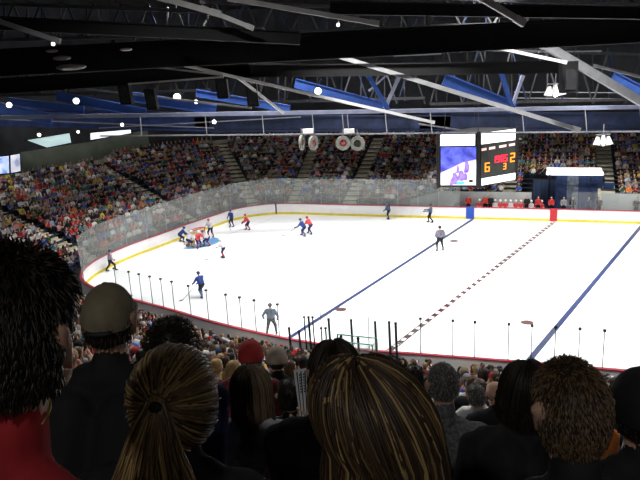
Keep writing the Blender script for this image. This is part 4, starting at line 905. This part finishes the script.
for px, col, lab, u in ((456, 'navy', 'person in dark blue standing left of the blue board marker', .7), (467.5, 'red', 'person in red jacket standing just left of the blue board marker', .75), (484, 'red', 'person in red jacket standing behind the left end of the bench', .95), (489.5, 'black', 'person in black standing behind the players bench, left one', .95), (526, 'black', 'person in black standing behind the players bench, right one', .95), (537.5, 'red', 'person in red jacket standing at the right end of the bench', .8),
                        (550.5, 'red', 'person in red jacket standing left of the red board marker', .8), (563, 'grey', 'person in grey standing below the white canopy, left one', .8), (572, 'black', 'person in black standing below the white canopy, middle one', .8), (588, 'navy', 'person in dark blue standing below the right end of the canopy', .8), (598.5, 'black', 'person in black standing right of the canopy by a pale wall', .9), (636, 'black', 'person in black standing at the far boards near the right edge', .9)):
    p = on_z(px, 219 + (px - 472) * .03, 0); i = near_i(p.x, p.y); t_ = Vector((_tan[i, 0], _tan[i, 1], 0)); w = stand_pt(i, u, .44 if px > 462 else -.05) + t_ * ((p - Vector((LOOP[i, 0], LOOP[i, 1], 0))).dot(t_))
    standing(w, math.atan2(NORM[i, 0], -NORM[i, 1]), SHIRT_M[[n for n, _ in SHIRTS].index(col)], PANTS_M[1], HAIR_M[1], lab, 'people behind the far boards', .98)
for px, py, d, col, lab in ((40, 172, 56.5, 'grey', 'person in grey standing above the left stand next to the video screen'), (46, 171, 56.5, 'white', 'person in white standing above the left stand, second from the screen'), (76, 165, 58, 'black', 'person in black standing behind the cream ledge, left one')):
    pass

# posts, gates and low box at the near bench
post_dark = mat('post_dark', (.025, .035, .035), .5, .2, 4)
for n, (px, yt, yb, hgt_u) in enumerate(((289, 328, 347, .5), (299, 331, 349, .5), (304, 317, 343, .1), (308.5, 317, 345, .1), (312.5, 317, 346, .1), (321, 328, 347, .4), (325.5, 328, 347, .4), (328.5, 319, 346, .1), (341, 336, 349, .6), (351, 320, 348, .1), (358, 338, 350, .6), (375, 322, 350, .1), (389, 322, 352, .1), (395.5, 323, 353, .1))):
    ib = near_i(*on_z(px, yb, 1.18)[:2]); b0 = on_z(px + 1.5, yb, 1.18)
    b0 = Vector((b0.x, b0.y, 0)) + Vector((NORM[ib, 0], NORM[ib, 1], 0)) * (hgt_u)
    d = b0.y; top = at(px, yt, d); bot = Vector((top.x + .06, top.y, 0.0)); 
    r = empty('bench_post', (bot.x, bot.y, -.05)); tag(r, 'dark upright post at the near bench gap, %s from the left of fourteen' % ORD[n], 'post', 'dark posts at the near bench')
    m = MB(r.location); m.bar(bot + Vector((0, 0, -.05)), top, .11 if n not in (2, 4, 5, 6) else .07); link('shaft', m.mesh('shaft'), post_dark, r)
    m = MB(r.location); m.bar(top - Vector((0, 0, .03)), top + Vector((0, 0, .03)), .13); link('end_cap', m.mesh('end_cap'), black_metal, r)
gb = on_z(364, 348, 1.18); root = empty('glass_box', (gb.x, gb.y, -.05)); ii = near_i(gb.x, gb.y); rzb = math.atan2(_tan[ii, 1], _tan[ii, 0]); ub = stand_pt(ii, .75, -.05); root.location = ub; root.rotation_euler = (0, 0, rzb)
tag(root, 'low glass booth with green edges at the near bench', 'booth')
m = MB(); m.box((0, 0, .55), (2.0, .8, 1.1)); link('counter', m.mesh('counter'), mat('booth_grey', (.25, .26, .26), .7), root)
for (x, y, sx, sy) in ((0, .39, 2.0, .02), (0, -.39, 2.0, .02), (-.99, 0, .02, .76), (.99, 0, .02, .76)):
    m = MB(); m.box((x, y, 1.55), (sx, sy, .9)); link('pane', m.mesh('pane'), glass_near, root)
for (x, y) in ((-1, -.4), (1, -.4), (1, .4), (-1, .4)):
    m = MB(); m.box((x, y, 1.55), (.05, .05, .92)); link('edge', m.mesh('edge'), mat('glass_edge_green', (.10, .26, .19), .3), root)
m = MB(); m.box((0, -.4, 2.02), (2.05, .05, .04)); m.box((0, .4, 2.02), (2.05, .05, .04)); link('top_edge', m.mesh('top_edge'), mat('glass_edge_green', (0, 0, 0)), root)
# ------------------------------------------------------------------ the people sitting just in front
def hand_caps(w, d, side, curl=.9, lab=SK):
    """palm and five unequal bent fingers; W wrist, D pointing along the palm, SIDE towards the thumb"""
    w, d, sd = Vector(w), Vector(d).normalized(), Vector(side).normalized(); sd = (sd - d * sd.dot(d)).normalized(); nrm = d.cross(sd)
    L = [(w, .026, w + d * .03, .028, lab)]
    for k, ln in enumerate((.074, .082, .076, .060)):
        off = sd * (.030 - k * .020); root_ = w + off * .8 + d * .085; L.append((w + d * .02 + off * .5, .02, root_, .0135, lab))
        a = d; p = root_
        for j, f in enumerate((.45, .32, .23)):
            a = (a * math.cos(curl * .6) + nrm * math.sin(curl * .6)).normalized() if j or curl > .4 else a; q = p + a * ln * f; L.append((p, .0105 - j * .001, q, .0095 - j * .001, lab)); p = q
    t0 = w + d * .03 + sd * .02; t1 = t0 + (sd * .7 + d * .6 + nrm * .25).normalized() * .042; t2 = t1 + (d * .9 + nrm * .5 + sd * .1).normalized() * .032
    L += [(t0, .016, t1, .013, lab), (t1, .013, t2, .0105, lab)]
    return L
def strands(name, parent, paths, mats, r):
    cu = bpy.data.curves.new(name, 'CURVE'); cu.dimensions = '3D'; cu.bevel_depth = r; cu.bevel_resolution = 0; cu.use_fill_caps = False
    for m in mats: cu.materials.append(m)
    for pts, mi, rad in paths:
        sp = cu.splines.new('POLY'); sp.points.add(len(pts) - 1); n = len(pts)
        for k, p in enumerate(pts): sp.points[k].co = (*p, 1); sp.points[k].radius = rad * (1.0 if k < n * .6 else max(.25, 1 - (k / (n - 1) - .6) * 1.7))
        sp.material_index = mi
    t = bpy.data.objects.new(name + '_curve', cu); C.objects.link(t); dg = bpy.context.evaluated_depsgraph_get()
    me = bpy.data.meshes.new_from_object(t.evaluated_get(dg)); me.name = name; bpy.data.objects.remove(t); bpy.data.curves.remove(cu)
    o = bpy.data.objects.new(name, me); C.objects.link(o); o.parent = parent; return o
def el(hl, R, d, s=1.0): return Vector((hl.x + R[0] * d.x * s, hl.y + R[1] * d.y * s, hl.z + R[2] * d.z * s))
def rdir(rn):
    while True:
        v = Vector((rn.uniform(-1, 1), rn.uniform(-1, 1), rn.uniform(-1, 1)))
        if .1 < v.length < 1: return v.normalized()
def hairline(v, low=-.35):
    """whether a direction from the middle of the head is under hair (+y is the face)"""
    if v.y > .25: return v.z > .35 + .5 * (v.y - .25)
    if v.y > -.15 and abs(v.x) > .6: return v.z > -.05 + (v.y + .15) * .9
    return v.z > low
def scalp(parent, hl, R, m, low=-.4, s=1.03):
    g = MB(); nu, nv = 26, 18; idx = {}
    vs = []; fs = []
    for i in range(nv + 1):
        for j in range(nu):
            th = PI * i / nv; ph = 2 * PI * j / nu; v = Vector((math.sin(th) * math.cos(ph), math.sin(th) * math.sin(ph), math.cos(th)))
            vs.append(el(hl, R, v, s + .015 * math.sin(7 * ph + 5 * th)))
    for i in range(nv):
        for j in range(nu):
            th = PI * (i + .5) / nv; ph = 2 * PI * (j + .5) / nu; v = Vector((math.sin(th) * math.cos(ph), math.sin(th) * math.sin(ph), math.cos(th)))
            if hairline(v, low): fs.append((i * nu + j, (i + 1) * nu + j, (i + 1) * nu + (j + 1) % nu, i * nu + (j + 1) % nu))
    g.add(vs, fs); return link('scalp_hair', g.mesh('scalp_hair', True), m, parent)
def short_hair(parent, hl, R, mats, n, ln, rn, low=-.42, rad=.0016, curl=0.0, top=1.0):
    P = []
    while len(P) < n:
        v = rdir(rn)
        if not hairline(v, low): continue
        L = ln * (1 + (top - 1) * max(0, v.z)) * rn.uniform(.7, 1.2); p = el(hl, R, v, 1.0); flow = Vector((v.x * .2 + rn.uniform(-.35, .35), -.5 + rn.uniform(-.3, .3), -.75)); flow = (flow - v * flow.dot(v)); pts = [p]
        dirv = (v * .75 + flow * .75).normalized(); c = rn.uniform(0, 6.28)
        for k in range(1, 5):
            if curl: dirv = (v * .45 + flow * .3 + Vector((math.cos(c + k * 2.1), math.sin(c + k * 2.1), math.cos(c * 2 + k * 2.1))) * curl).normalized()
            else: dirv = (dirv + flow * .35 + Vector((0, 0, -.1))).normalized()
            pts.append(pts[-1] + dirv * L / 4)
        P.append((pts, rn.randrange(len(mats)), rn.uniform(.7, 1.3)))
    return strands('hair', parent, P, mats, rad)
def long_hair(parent, hl, R, mats, n, drop, rn, flare=.25, part=.02, rad=.0024, width=1.0, wave=.006, sweep=0.0):
    P = []
    for _ in range(n):
        ph = rn.uniform(-PI * .5 - 2.35, -PI * .5 + 2.35); h = Vector((math.cos(ph), math.sin(ph), 0)); t0 = rn.random() ** .8 * .9; sc = rn.uniform(1.03, 1.17); pts = []; mi = rn.randrange(len(mats)); w0 = rn.uniform(0, 6.28)
        for k in range(7):
            a = t0 + (PI * .55 - t0) * k / 6; v = Vector((h.x * math.sin(a), h.y * math.sin(a), math.cos(a))); q = el(hl, R, v, sc); q.x += part * (1 - k / 6) + sweep * (k / 6) ** 2; pts.append(q)
        base_ = pts[-1]; out = Vector((h.x * R[0], h.y * R[1], 0)); D = drop * rn.uniform(.8, 1.05)
        for k in range(1, 7):
            t = k / 6; q = base_ + out * (flare * math.sin(t * 1.9) * width) + Vector((sweep * t * .6 + wave * math.sin(w0 + t * 7), wave * math.cos(w0 * 1.7 + t * 6), -D * t)); pts.append(q)
        P.append((pts, mi, rn.uniform(.7, 1.4)))
    return strands('hair', parent, P, mats, rad)
def ponytail(parent, hl, R, mats, n, gather, length, rn, rad=.0022):
    P = []; g = Vector(gather); gdir = Vector(((g.x - hl.x) / R[0], (g.y - hl.y) / R[1], (g.z - hl.z) / R[2])).normalized()
    for _ in range(n):
        while True:
            v = rdir(rn)
            if hairline(v, -.75) and v.dot(gdir) < .93: break
        sc = rn.uniform(1.02, 1.10); pts = []; mi = rn.randrange(len(mats)); om = math.acos(max(-1, min(1, v.dot(gdir))))
        for k in range(9):
            t = k / 8 * .97; q = (v * math.sin((1 - t) * om) + gdir * math.sin(t * om)) / math.sin(om); pts.append(el(hl, R, q, sc + .05 * math.sin(t * PI) * rn.uniform(.6, 1.2)))
        P.append((pts, mi, rn.uniform(.7, 1.4)))
    for _ in range(int(n * 1.0)):
        a = rn.uniform(0, 2 * PI); r0 = rn.random() ** .5; sx, sy = math.cos(a) * r0, math.sin(a) * r0; pts = []; w0 = rn.uniform(0, 6.28); mi = rn.randrange(len(mats)); L = length * rn.uniform(.75, 1.05)
        for k in range(11):
            t = k / 10; spread = .014 + .12 * (t ** .8); pts.append(g + Vector((sx * spread - .035 * t + .004 * math.sin(w0 + 7 * t), -.03 * math.sin(min(1, t * 3) * PI / 2) + sy * spread * .45, .012 * (1 - t) + sy * .015 - L * t)))
        P.append((pts, mi, rn.uniform(.7, 1.4)))
    o = strands('hair', parent, P, mats, rad)
    m = MB(); m.ball(g + Vector((0, -.004, 0)), (.016, .012, .014), 10); link('hair_tie', m.mesh('hair_tie', True), mat('hair_tie', (.02, .012, .01), .7), parent)
    return o
def front_person(label, px, py, depth, yaw, R, shirt, pants, skin, arms=None, sw=.19, bald=False, drop=0.0, voxel=.013, group=None, collar=None, ears=True):
    H = at(px, py, depth); i = near_i(H.x, H.y)
    n = Vector((NORM[i, 0], NORM[i, 1], 0)); base = Vector((LOOP[i, 0], LOOP[i, 1], 0)); u = (Vector((H.x, H.y, 0)) - base).dot(n)
    k = max(0, round((u - U0 - .66 + .04) / ROW)); hu = U0 + ROW * k + .66; org = Vector((H.x, H.y, 0)) + n * (hu - u); org.z = tread(i, k)
    by = math.atan2(n.x, -n.y) * .6 + yaw * .4
    Rm = Matrix.Rotation(by, 3, 'Z'); hl = Rm.transposed() @ (H - org); hy = Matrix.Rotation(yaw - by, 3, 'Z')
    def hv(x, y, z): return hl + hy @ Vector((x, y, z))
    lean = Vector((hl.x, hl.y, 0)); nb = hv(0, -.035, -.13); sc = nb + Vector((0, -.02, -.045 - drop)); sc.x *= .85; pel = Vector((0, .03, .53)); up = (sc - pel)
    def along(t): return pel + up * t
    tz = max(.55, up.length)
    L = [(pel + Vector((-.1, 0, 0)), .135, pel + Vector((.1, 0, 0)), .135, PA), (along(.1) + Vector((-.08, 0, 0)), .125, along(.86) + Vector((-sw * .52, 0, 0)), .12, SH), (along(.1) + Vector((.08, 0, 0)), .125, along(.86) + Vector((sw * .52, 0, 0)), .12, SH), (along(.5) + Vector((-.08, 0, 0)), .125, along(.5) + Vector((.08, 0, 0)), .125, SH), (sc + Vector((-sw * .82, 0, -.035)), .068, sc + Vector((sw * .82, 0, -.035)), .068, SH), (sc + Vector((-sw * .35, 0, .0)), .06, sc + Vector((sw * .35, 0, .0)), .06, SH),
         (sc, .062, nb + Vector((0, .002, .012)), .060, SH), (hv(0, -.022, -.105), .054, hv(0, -.015, -.07), .055, SK), (hv(0, -(R[1] - R[0]) * .9, .015), R[0] * .98, hv(0, .02, .02), R[0] * .9, SK), (hv(0, -(R[1] - R[0]) * .9, .0), R[0] * .9, hv(0, -.01, .03), R[0] * .96, SK if bald else HA), (hv(0, .045, -.05), R[0] * .62, hv(0, .065, -.085), R[0] * .42, SK), (hv(0, .1, -.005), .012, hv(0, .118, -.035), .016, SK), (hv(-.02, .095, -.068), .012, hv(.02, .095, -.068), .012, SK), (hv(-.035, .085, .022), .014, hv(.035, .085, .022), .014, SK)]
    if ears:
        for s in (-1, 1): L.append((hv(s * R[0] * .95, 0, -.03), .014, hv(s * R[0] * 1.03, -.015, .02), .018, SK))
    for s in (-1, 1):
        L += [(pel + Vector((s * .1, .05, 0)), .09, (s * .13, .47, .52), .07, PA), ((s * .13, .48, .50), .062, (s * .13, .50, .12), .043, PA), ((s * .13, .48, .05), .045, (s * .14, .62, .04), .04, SO)]
        a = sc + Vector((s * (sw + .02), 0, -.05)); q = (arms or {}).get(s)
        if q is None:
            e, w = Vector((s * (sw + .06), .06, .72)), Vector((s * .12, .30, .66)); L += [(a, .058, e, .048, SH), (e, .045, w, .033, SK)] + hand_caps(w, (-s * .3, .9, -.15), (-s, 0, .3), .7)
        else:
            e, w, hdv, sdv, curl, sleeve = q; e, w = Rm.transposed() @ (e - org), Rm.transposed() @ (w - org); hdv, sdv = Rm.transposed() @ Vector(hdv), Rm.transposed() @ Vector(sdv)
            L += [(a, .058, a.lerp(e, .5), .052, SH), (a.lerp(e, .5), .047, e, .043, sleeve), (e, .042, w, .030, SK)] + hand_caps(w, hdv, sdv, curl)
    me = body_mesh('person', L, voxel, .6, 2)
    for m in (skin, shirt, pants, HAIR_M[1], CAP_M[0], SHOE_M): me.materials.append(m)
    o = bpy.data.objects.new('person', me); C.objects.link(o); o.location = org; o.rotation_euler = (0, 0, by); tag(o, label, 'person', group)
    for s in (-1, 1):
        m = MB(); m.ball(hv(s * .032, .083, .004), .0125, 8); link('eye', m.mesh('eye', True), mat('eye_dark', (.05, .04, .035), .2), o)
    # a turned frame for the head: hair is made facing +y and then turned with the head
    hf = bpy.data.objects.new('head_hair', None); return o, hl, (yaw - by)
def turn_head(o, hl, a):
    """turn the hair parts (made for a head facing along the body) with the head"""
    if abs(a) < 1e-4: return
    T = Matrix.Translation(hl) @ Matrix.Rotation(a, 4, 'Z') @ Matrix.Translation(-hl)
    ch = [c for c in C.objects if c.parent == o and c.name.split('.')[0] in ('hair', 'scalp_hair', 'hair_tie', 'cap')]
    for c in ch + [d for d in C.objects if d.parent in ch]: c.data.transform(T)
def baseball_cap(parent, hl, R, m, logo=None, s=1.10, back=False):
    g = MB(); nu, nv = 24, 9; vs = []; fs = []
    for i in range(nv + 1):
        for j in range(nu):
            th = PI * .54 * i / nv; ph = 2 * PI * j / nu; vs.append(el(hl + Vector((0, 0, .012)), R, Vector((math.sin(th) * math.cos(ph), math.sin(th) * math.sin(ph), math.cos(th) * 1.0)), s))
    for i in range(nv):
        for j in range(nu): fs.append((i * nu + j, (i + 1) * nu + j, (i + 1) * nu + (j + 1) % nu, i * nu + (j + 1) % nu))
    g.add(vs, fs); o = link('cap', g.mesh('cap', True), m, parent)
    b = MB(); pts = [(math.sin(t) * R[0] * 1.0, math.cos(t)) for t in np.linspace(-1.2, 1.2, 9)]
    top = [hl + Vector((x, R[1] * 1.0 * c + .0, .02)) for x, c in pts]; out = [hl + Vector((x * .95, R[1] * c + .075 * max(0, c) , .005)) for x, c in pts]
    for a_, b_, c_, d_ in zip(top, top[1:], out[1:], out): b.hexa([a_, b_, c_, d_, a_ + Vector((0, 0, .006)), b_ + Vector((0, 0, .006)), c_ + Vector((0, 0, .006)), d_ + Vector((0, 0, .006))])
    link('brim', b.mesh('brim'), m, o)
    g = MB(); g.ball(hl + Vector((0, 0, .012 + R[2] * s)), (.009, .009, .005), 8); link('button', g.mesh('button'), m, o)
    g = MB(); g.tube([hl + Vector((math.cos(t) * R[0] * s * 1.005, math.sin(t) * R[1] * s * 1.005, .0)) for t in np.linspace(-PI * .5 - .5, -PI * .5 + .5, 7)], .008, 6); link('strap', g.mesh('strap', True), mat('cap_strap', (.02, .02, .02), .6), o)
    return o
rn = random.Random(5)
H_DARK = [mat('strand_black', (.010, .008, .007), .45), mat('strand_black_brown', (.018, .012, .009), .45), mat('strand_dark_brown', (.032, .02, .013), .45)]
H_BLOND = [mat('strand_blond', (.30, .20, .085), .42), mat('strand_gold', (.42, .29, .12), .42), mat('strand_dark_blond', (.15, .092, .042), .42), mat('strand_brown', (.055, .033, .018), .42), mat('strand_dark_blond', (0, 0, 0))]
H_HIGH = [mat('strand_brown', (0, 0, 0)), mat('strand_dark_brown', (0, 0, 0)), mat('strand_dark_blond', (0, 0, 0)), mat('strand_blond', (0, 0, 0)), mat('strand_brown', (0, 0, 0)), mat('strand_dark_brown', (0, 0, 0))]
H_BROWN = [mat('strand_light_brown', (.16, .105, .062), .45), mat('strand_brown', (0, 0, 0)), mat('strand_ash', (.21, .16, .11), .45)]
H_SANDY = [mat('strand_brown', (0, 0, 0)), mat('strand_dark_brown', (0, 0, 0)), mat('strand_dark_blond', (0, 0, 0)), mat('strand_light_brown', (0, 0, 0))]
H_GREY = [mat('strand_grey', (.20, .19, .18), .5), mat('strand_dark_grey', (.07, .066, .062), .5), mat('strand_pale_grey', (.32, .31, .30), .5)]
FG = 'people in the nearest rows'
shirt = lambda n: SHIRT_M[[a for a, _ in SHIRTS].index(n)]
heather = mat('shirt_heather', (.055, .055, .058), .9, scale=60, col2=(.19, .19, .19)); tee = mat('shirt_pale_grey', (.34, .34, .36), .9, .15, 20); red_top = mat('shirt_dark_red', (.35, .02, .025), .9, .2, 14)
# man at the left edge
o, hl, a = front_person('person with thick dark hair and red shirt at the left edge, seen closest', 8, 338, .85, -.25, (.092, .106, .114), red_top, PANTS_M[1], SKIN[1], voxel=.011, group=FG, sw=.145, drop=.045)
scalp(o, hl, (.098, .112, .122), H_DARK[0], -.5, 1.03); short_hair(o, hl, (.099, .113, .123), H_DARK, 3000, .014, rn, -.5, .0016, 0, 1.7); turn_head(o, hl, a)
m = MB(); nk = hl + Vector((0, -.022, -.112)); m.tube([nk + Vector((math.cos(t) * .054, math.sin(t) * .054, .012 * math.sin(t))) for t in np.linspace(0, 2 * PI, 25)], .002, 5); link('necklace', m.mesh('necklace', True), mat('gold', (.6, .42, .12), .3, metal=.9), o)
# khaki cap man
hw = at(52, 444, 1.98); he = at(66, 520, 1.8)
o, hl, a = front_person('person in khaki cap and black jacket, two rows down at the left', 110, 322, 1.9, -.08, (.074, .092, .104), shirt('black'), PANTS_M[1], SKIN[1], {-1: (he, hw, Vector((.75, .5, .2)), Vector((0, .4, 1)), .8, SH)}, voxel=.010, group=FG)
scalp(o, hl, (.074, .092, .102), H_DARK[1], -.5, 1.03); short_hair(o, hl, (.074, .092, .10), H_DARK, 500, .02, rn, -.5); baseball_cap(o, hl, (.074, .092, .104), mat('cap_khaki', (.20, .17, .11), .85, .15, 20)); turn_head(o, hl, a)
# ponytail
o, hl, a = front_person('person with streaked blond ponytail seen from behind, front left', 175, 399, 1.35, -.02, (.088, .104, .112), shirt('black'), PANTS_M[0], SKIN[0], group=FG)
RP = (.098, .112, .114); scalp(o, hl, RP, H_BLOND[3], -.7, 1.0); gat = el(hl, RP, Vector((-.07, -.93, .36)).normalized(), 1.14); ponytail(o, hl, RP, H_BLOND, 1000, gat, .36, rn); turn_head(o, hl, a)
# dark curls behind the ponytail
o, hl, a = front_person('person with bushy black hair just past the blond ponytail', 172, 345, 2.75, .1, (.085, .10, .11), shirt('navy'), PANTS_M[1], SKIN[1], group=FG)
scalp(o, hl, (.10, .11, .115), H_DARK[0], -.6, 1.05); short_hair(o, hl, (.112, .118, .118), H_DARK, 900, .045, rn, -.6, .002, .6); turn_head(o, hl, a)
# long brown hair with programme
hw = at(297, 436, 2.72); he = at(272, 474, 2.62)
o, hl, a = front_person('person with long ash-brown hair and pale grey tee holding up a programme', 251, 389, 2.9, -.1, (.085, .10, .11), tee, PANTS_M[0], SKIN[0], {1: (he, hw, Vector((.35, .15, .9)), Vector((-.6, .5, .2)), .8, SK)}, voxel=.010, group=FG)
scalp(o, hl, (.092, .106, .114), H_BROWN[1], -.6, 1.02); long_hair(o, hl, (.090, .104, .112), H_BROWN, 620, .26, rn, .02, .0, .0026, wave=.003); turn_head(o, hl, a)
# big streaked hair in the middle
o, hl, a = front_person('person with long brown hair streaked gold, large at the centre', 376, 427, .95, -.05, (.082, .098, .108), shirt('dark green'), PANTS_M[0], SKIN[0], group=FG)
scalp(o, hl, (.089, .102, .110), H_HIGH[1], -.7, 1.02); long_hair(o, hl, (.086, .10, .109), H_HIGH, 1300, .34, rn, .18, -.03, .0020, wave=.004, sweep=.012); turn_head(o, hl, a)
o, hl, a = front_person('person with dark brown bob half hidden past the streaked hair', 335, 373, 2.0, .1, (.080, .098, .106), shirt('black'), PANTS_M[1], SKIN[0], group=FG)
scalp(o, hl, (.083, .10, .108), H_DARK[2], -.7, 1.04); long_hair(o, hl, (.080, .096, .104), H_DARK, 420, .10, rn, .02, 0, .0026, wave=.003); turn_head(o, hl, a)
o, hl, a = front_person('person with round black curls right behind the streaked hair', 389, 375, 3.4, 0, (.082, .098, .106), shirt('navy'), PANTS_M[1], SKIN[2], group=FG)
scalp(o, hl, (.086, .10, .108), H_DARK[0], -.5, 1.04); short_hair(o, hl, (.088, .10, .106), H_DARK, 500, .03, rn, -.5, .002, .6); turn_head(o, hl, a)
o, hl, a = front_person('person with black hair and white shirt left of the grey-haired one', 414, 379, 4.6, .1, (.080, .096, .106), shirt('white'), PANTS_M[1], SKIN[1], group=FG)
scalp(o, hl, (.083, .10, .108), H_DARK[0], -.5, 1.04); short_hair(o, hl, (.084, .10, .108), H_DARK, 350, .02, rn, -.5, .0022); turn_head(o, hl, a)
o, hl, a = front_person('person with short grey hair and grey heather tee right of centre', 443, 385, 3.0, 0, (.080, .098, .112), heather, PANTS_M[0], SKIN[0], group=FG, sw=.21, drop=.03)
scalp(o, hl, (.080, .098, .112), H_GREY[1], -.38, 1.02); short_hair(o, hl, (.081, .098, .112), H_GREY, 1100, .009, rn, -.38, .0016); turn_head(o, hl, a)
o, hl, a = front_person('person with bald crown and black shirt past the grey heather tee', 495, 393, 5.0, .15, (.080, .098, .108), shirt('black'), PANTS_M[1], SKIN[0], bald=True, group=FG)
P_ = MB(); short_hair(o, hl - Vector((0, .01, .03)), (.084, .098, .085), H_DARK, 260, .014, rn, -.3, .0022); turn_head(o, hl, a)
o, hl, a = front_person('person with ash-grey hair beside the bald crown', 476, 396, 5.4, .1, (.080, .098, .108), shirt('grey'), PANTS_M[1], SKIN[0], group=FG)
scalp(o, hl, (.086, .10, .11), H_GREY[1], -.5, 1.04); short_hair(o, hl, (.088, .10, .11), H_GREY, 400, .02, rn, -.5, .0022); turn_head(o, hl, a)
o, hl, a = front_person('person with long black hair and black top left of the big short-haired head', 527, 389, 2.4, .2, (.084, .10, .11), shirt('black'), PANTS_M[1], SKIN[1], group=FG, sw=.2)
scalp(o, hl, (.088, .104, .114), H_DARK[0], -.6, 1.04); long_hair(o, hl, (.086, .102, .112), H_DARK, 520, .12, rn, .01, 0, .0026, sweep=-.012); turn_head(o, hl, a)
o, hl, a = front_person('person with short sandy brown hair seen from behind, large at right', 570, 410, 1.3, .1, (.079, .098, .112), shirt('black'), PANTS_M[1], SKIN[0], group=FG, sw=.21, drop=.03)
scalp(o, hl, (.080, .099, .112), H_SANDY[1], -.62, 1.01); short_hair(o, hl, (.0815, .100, .113), H_SANDY, 3200, .013, rn, -.66, .0014, 0, 1.1); turn_head(o, hl, a)
o, hl, a = front_person('person in black cap with small white mark at the right edge', 642, 412, 1.7, -.1, (.082, .10, .11), shirt('black'), PANTS_M[1], SKIN[0], group=FG)
scalp(o, hl, (.080, .098, .105), H_DARK[1], -.5, 1.03); short_hair(o, hl, (.081, .099, .106), H_DARK, 500, .014, rn, -.5); cp_ = baseball_cap(o, hl, (.083, .102, .112), mat('cap_black', (0, 0, 0)))
g = MB(); prev = None
for t in np.linspace(0, 1, 8):
    v = Vector((-.42 + .30 * t, -.75, .50 + .22 * t - .30 * (1 - t) ** 2 * t)).normalized(); p = el(hl + Vector((0, 0, .012)), (.083, .102, .112), v, 1.115)
    if prev is not None: g.bar(prev, p, .010 * math.sin(min(1, t * 1.0) * PI * .9) + .002, .002, upv=(0, -1, .3))
    prev = p
link('cap_mark', g.mesh('cap_mark'), mat('mark_white', (.75, .75, .75), .6), cp_); turn_head(o, hl, a)
o, hl, a = front_person('person in red cap several rows down, past the ash-brown hair', 251, 357, 4.4, .1, (.085, .10, .11), shirt('maroon'), PANTS_M[1], SKIN[0], group=FG)
scalp(o, hl, (.080, .098, .105), H_DARK[1], -.5, 1.03); baseball_cap(o, hl, (.088, .104, .112), CAP_M[2]); turn_head(o, hl, a)
o, hl, a = front_person('person in pale beige cap several rows down, right of the red cap', 277, 360, 5.4, .1, (.085, .10, .11), shirt('black'), PANTS_M[1], SKIN[0], group=FG)
scalp(o, hl, (.080, .098, .105), H_DARK[1], -.5, 1.03); baseball_cap(o, hl, (.086, .102, .11), mat('cap_beige', (.36, .30, .24), .85, .1, 20)); turn_head(o, hl, a)
o, hl, a = front_person('person in black jacket between the two caps and the programme', 290, 396, 3.7, .1, (.080, .098, .108), shirt('black'), PANTS_M[1], SKIN[0], group=FG, sw=.22)
scalp(o, hl, (.083, .10, .108), H_DARK[1], -.5, 1.04); short_hair(o, hl, (.084, .10, .108), H_DARK, 400, .02, rn, -.5, .002); turn_head(o, hl, a)
# papers
def sheet(label, name, corners, d0, stripes, bend=.0, cat='paper'):
    P = [at(x, y, d) for (x, y), d in zip(corners, d0)]; o = sum(P, Vector()) / 4; n = (P[1] - P[0]).cross(P[3] - P[0]).normalized()
    if n.dot(EYE - o) < 0: n = -n
    f = lambda s, t, e=0: P[0] * (1 - s) * (1 - t) + P[1] * s * (1 - t) + P[2] * s * t + P[3] * (1 - s) * t + n * (e + bend * math.sin(s * PI * 2))
    g = MB(o); N = 10
    for k in range(N):
        a, b = k / N, (k + 1) / N; g.hexa([f(a, 0), f(b, 0), f(b, 1), f(a, 1), f(a, 0, -.001), f(b, 0, -.001), f(b, 1, -.001), f(a, 1, -.001)])
    r = g.build(name, mat('paper_white', (.62, .62, .64), .7)); tag(r, label, cat)
    g = MB(o)
    for s0, s1, t0, t1 in stripes: g.hexa([f(s0, t0, .0012), f(s1, t0, .0012), f(s1, t1, .0012), f(s0, t1, .0012), f(s0, t0, .0005), f(s1, t0, .0005), f(s1, t1, .0005), f(s0, t1, .0005)])
    link('print', g.mesh('print'), mat('print_dark', (.02, .02, .025), .7), r); return r
sheet('white programme with dark vertical print held up beside the streaked hair', 'programme', [(293.5, 370), (318, 366), (315, 424), (301, 426)], (2.72, 2.72, 2.7, 2.7), [(.10 + q * .17, .15 + q * .17, .04, .97) for q in range(5)] + [(.2 + (q % 4) * .17, .26 + (q % 4) * .17, .08 + .05 * (q // 4), .11 + .05 * (q // 4)) for q in range(28)], .004, 'programme')
sheet('small white paper with dark print at lower left below the khaki cap', 'paper_slip', [(73, 441), (88, 432), (102, 472), (86, 482)], (2.04, 2.04, 2.0, 2.0), [(.30, .42, .62, .9), (.5, .58, .62, .86), (.66, .72, .66, .88)], .001)
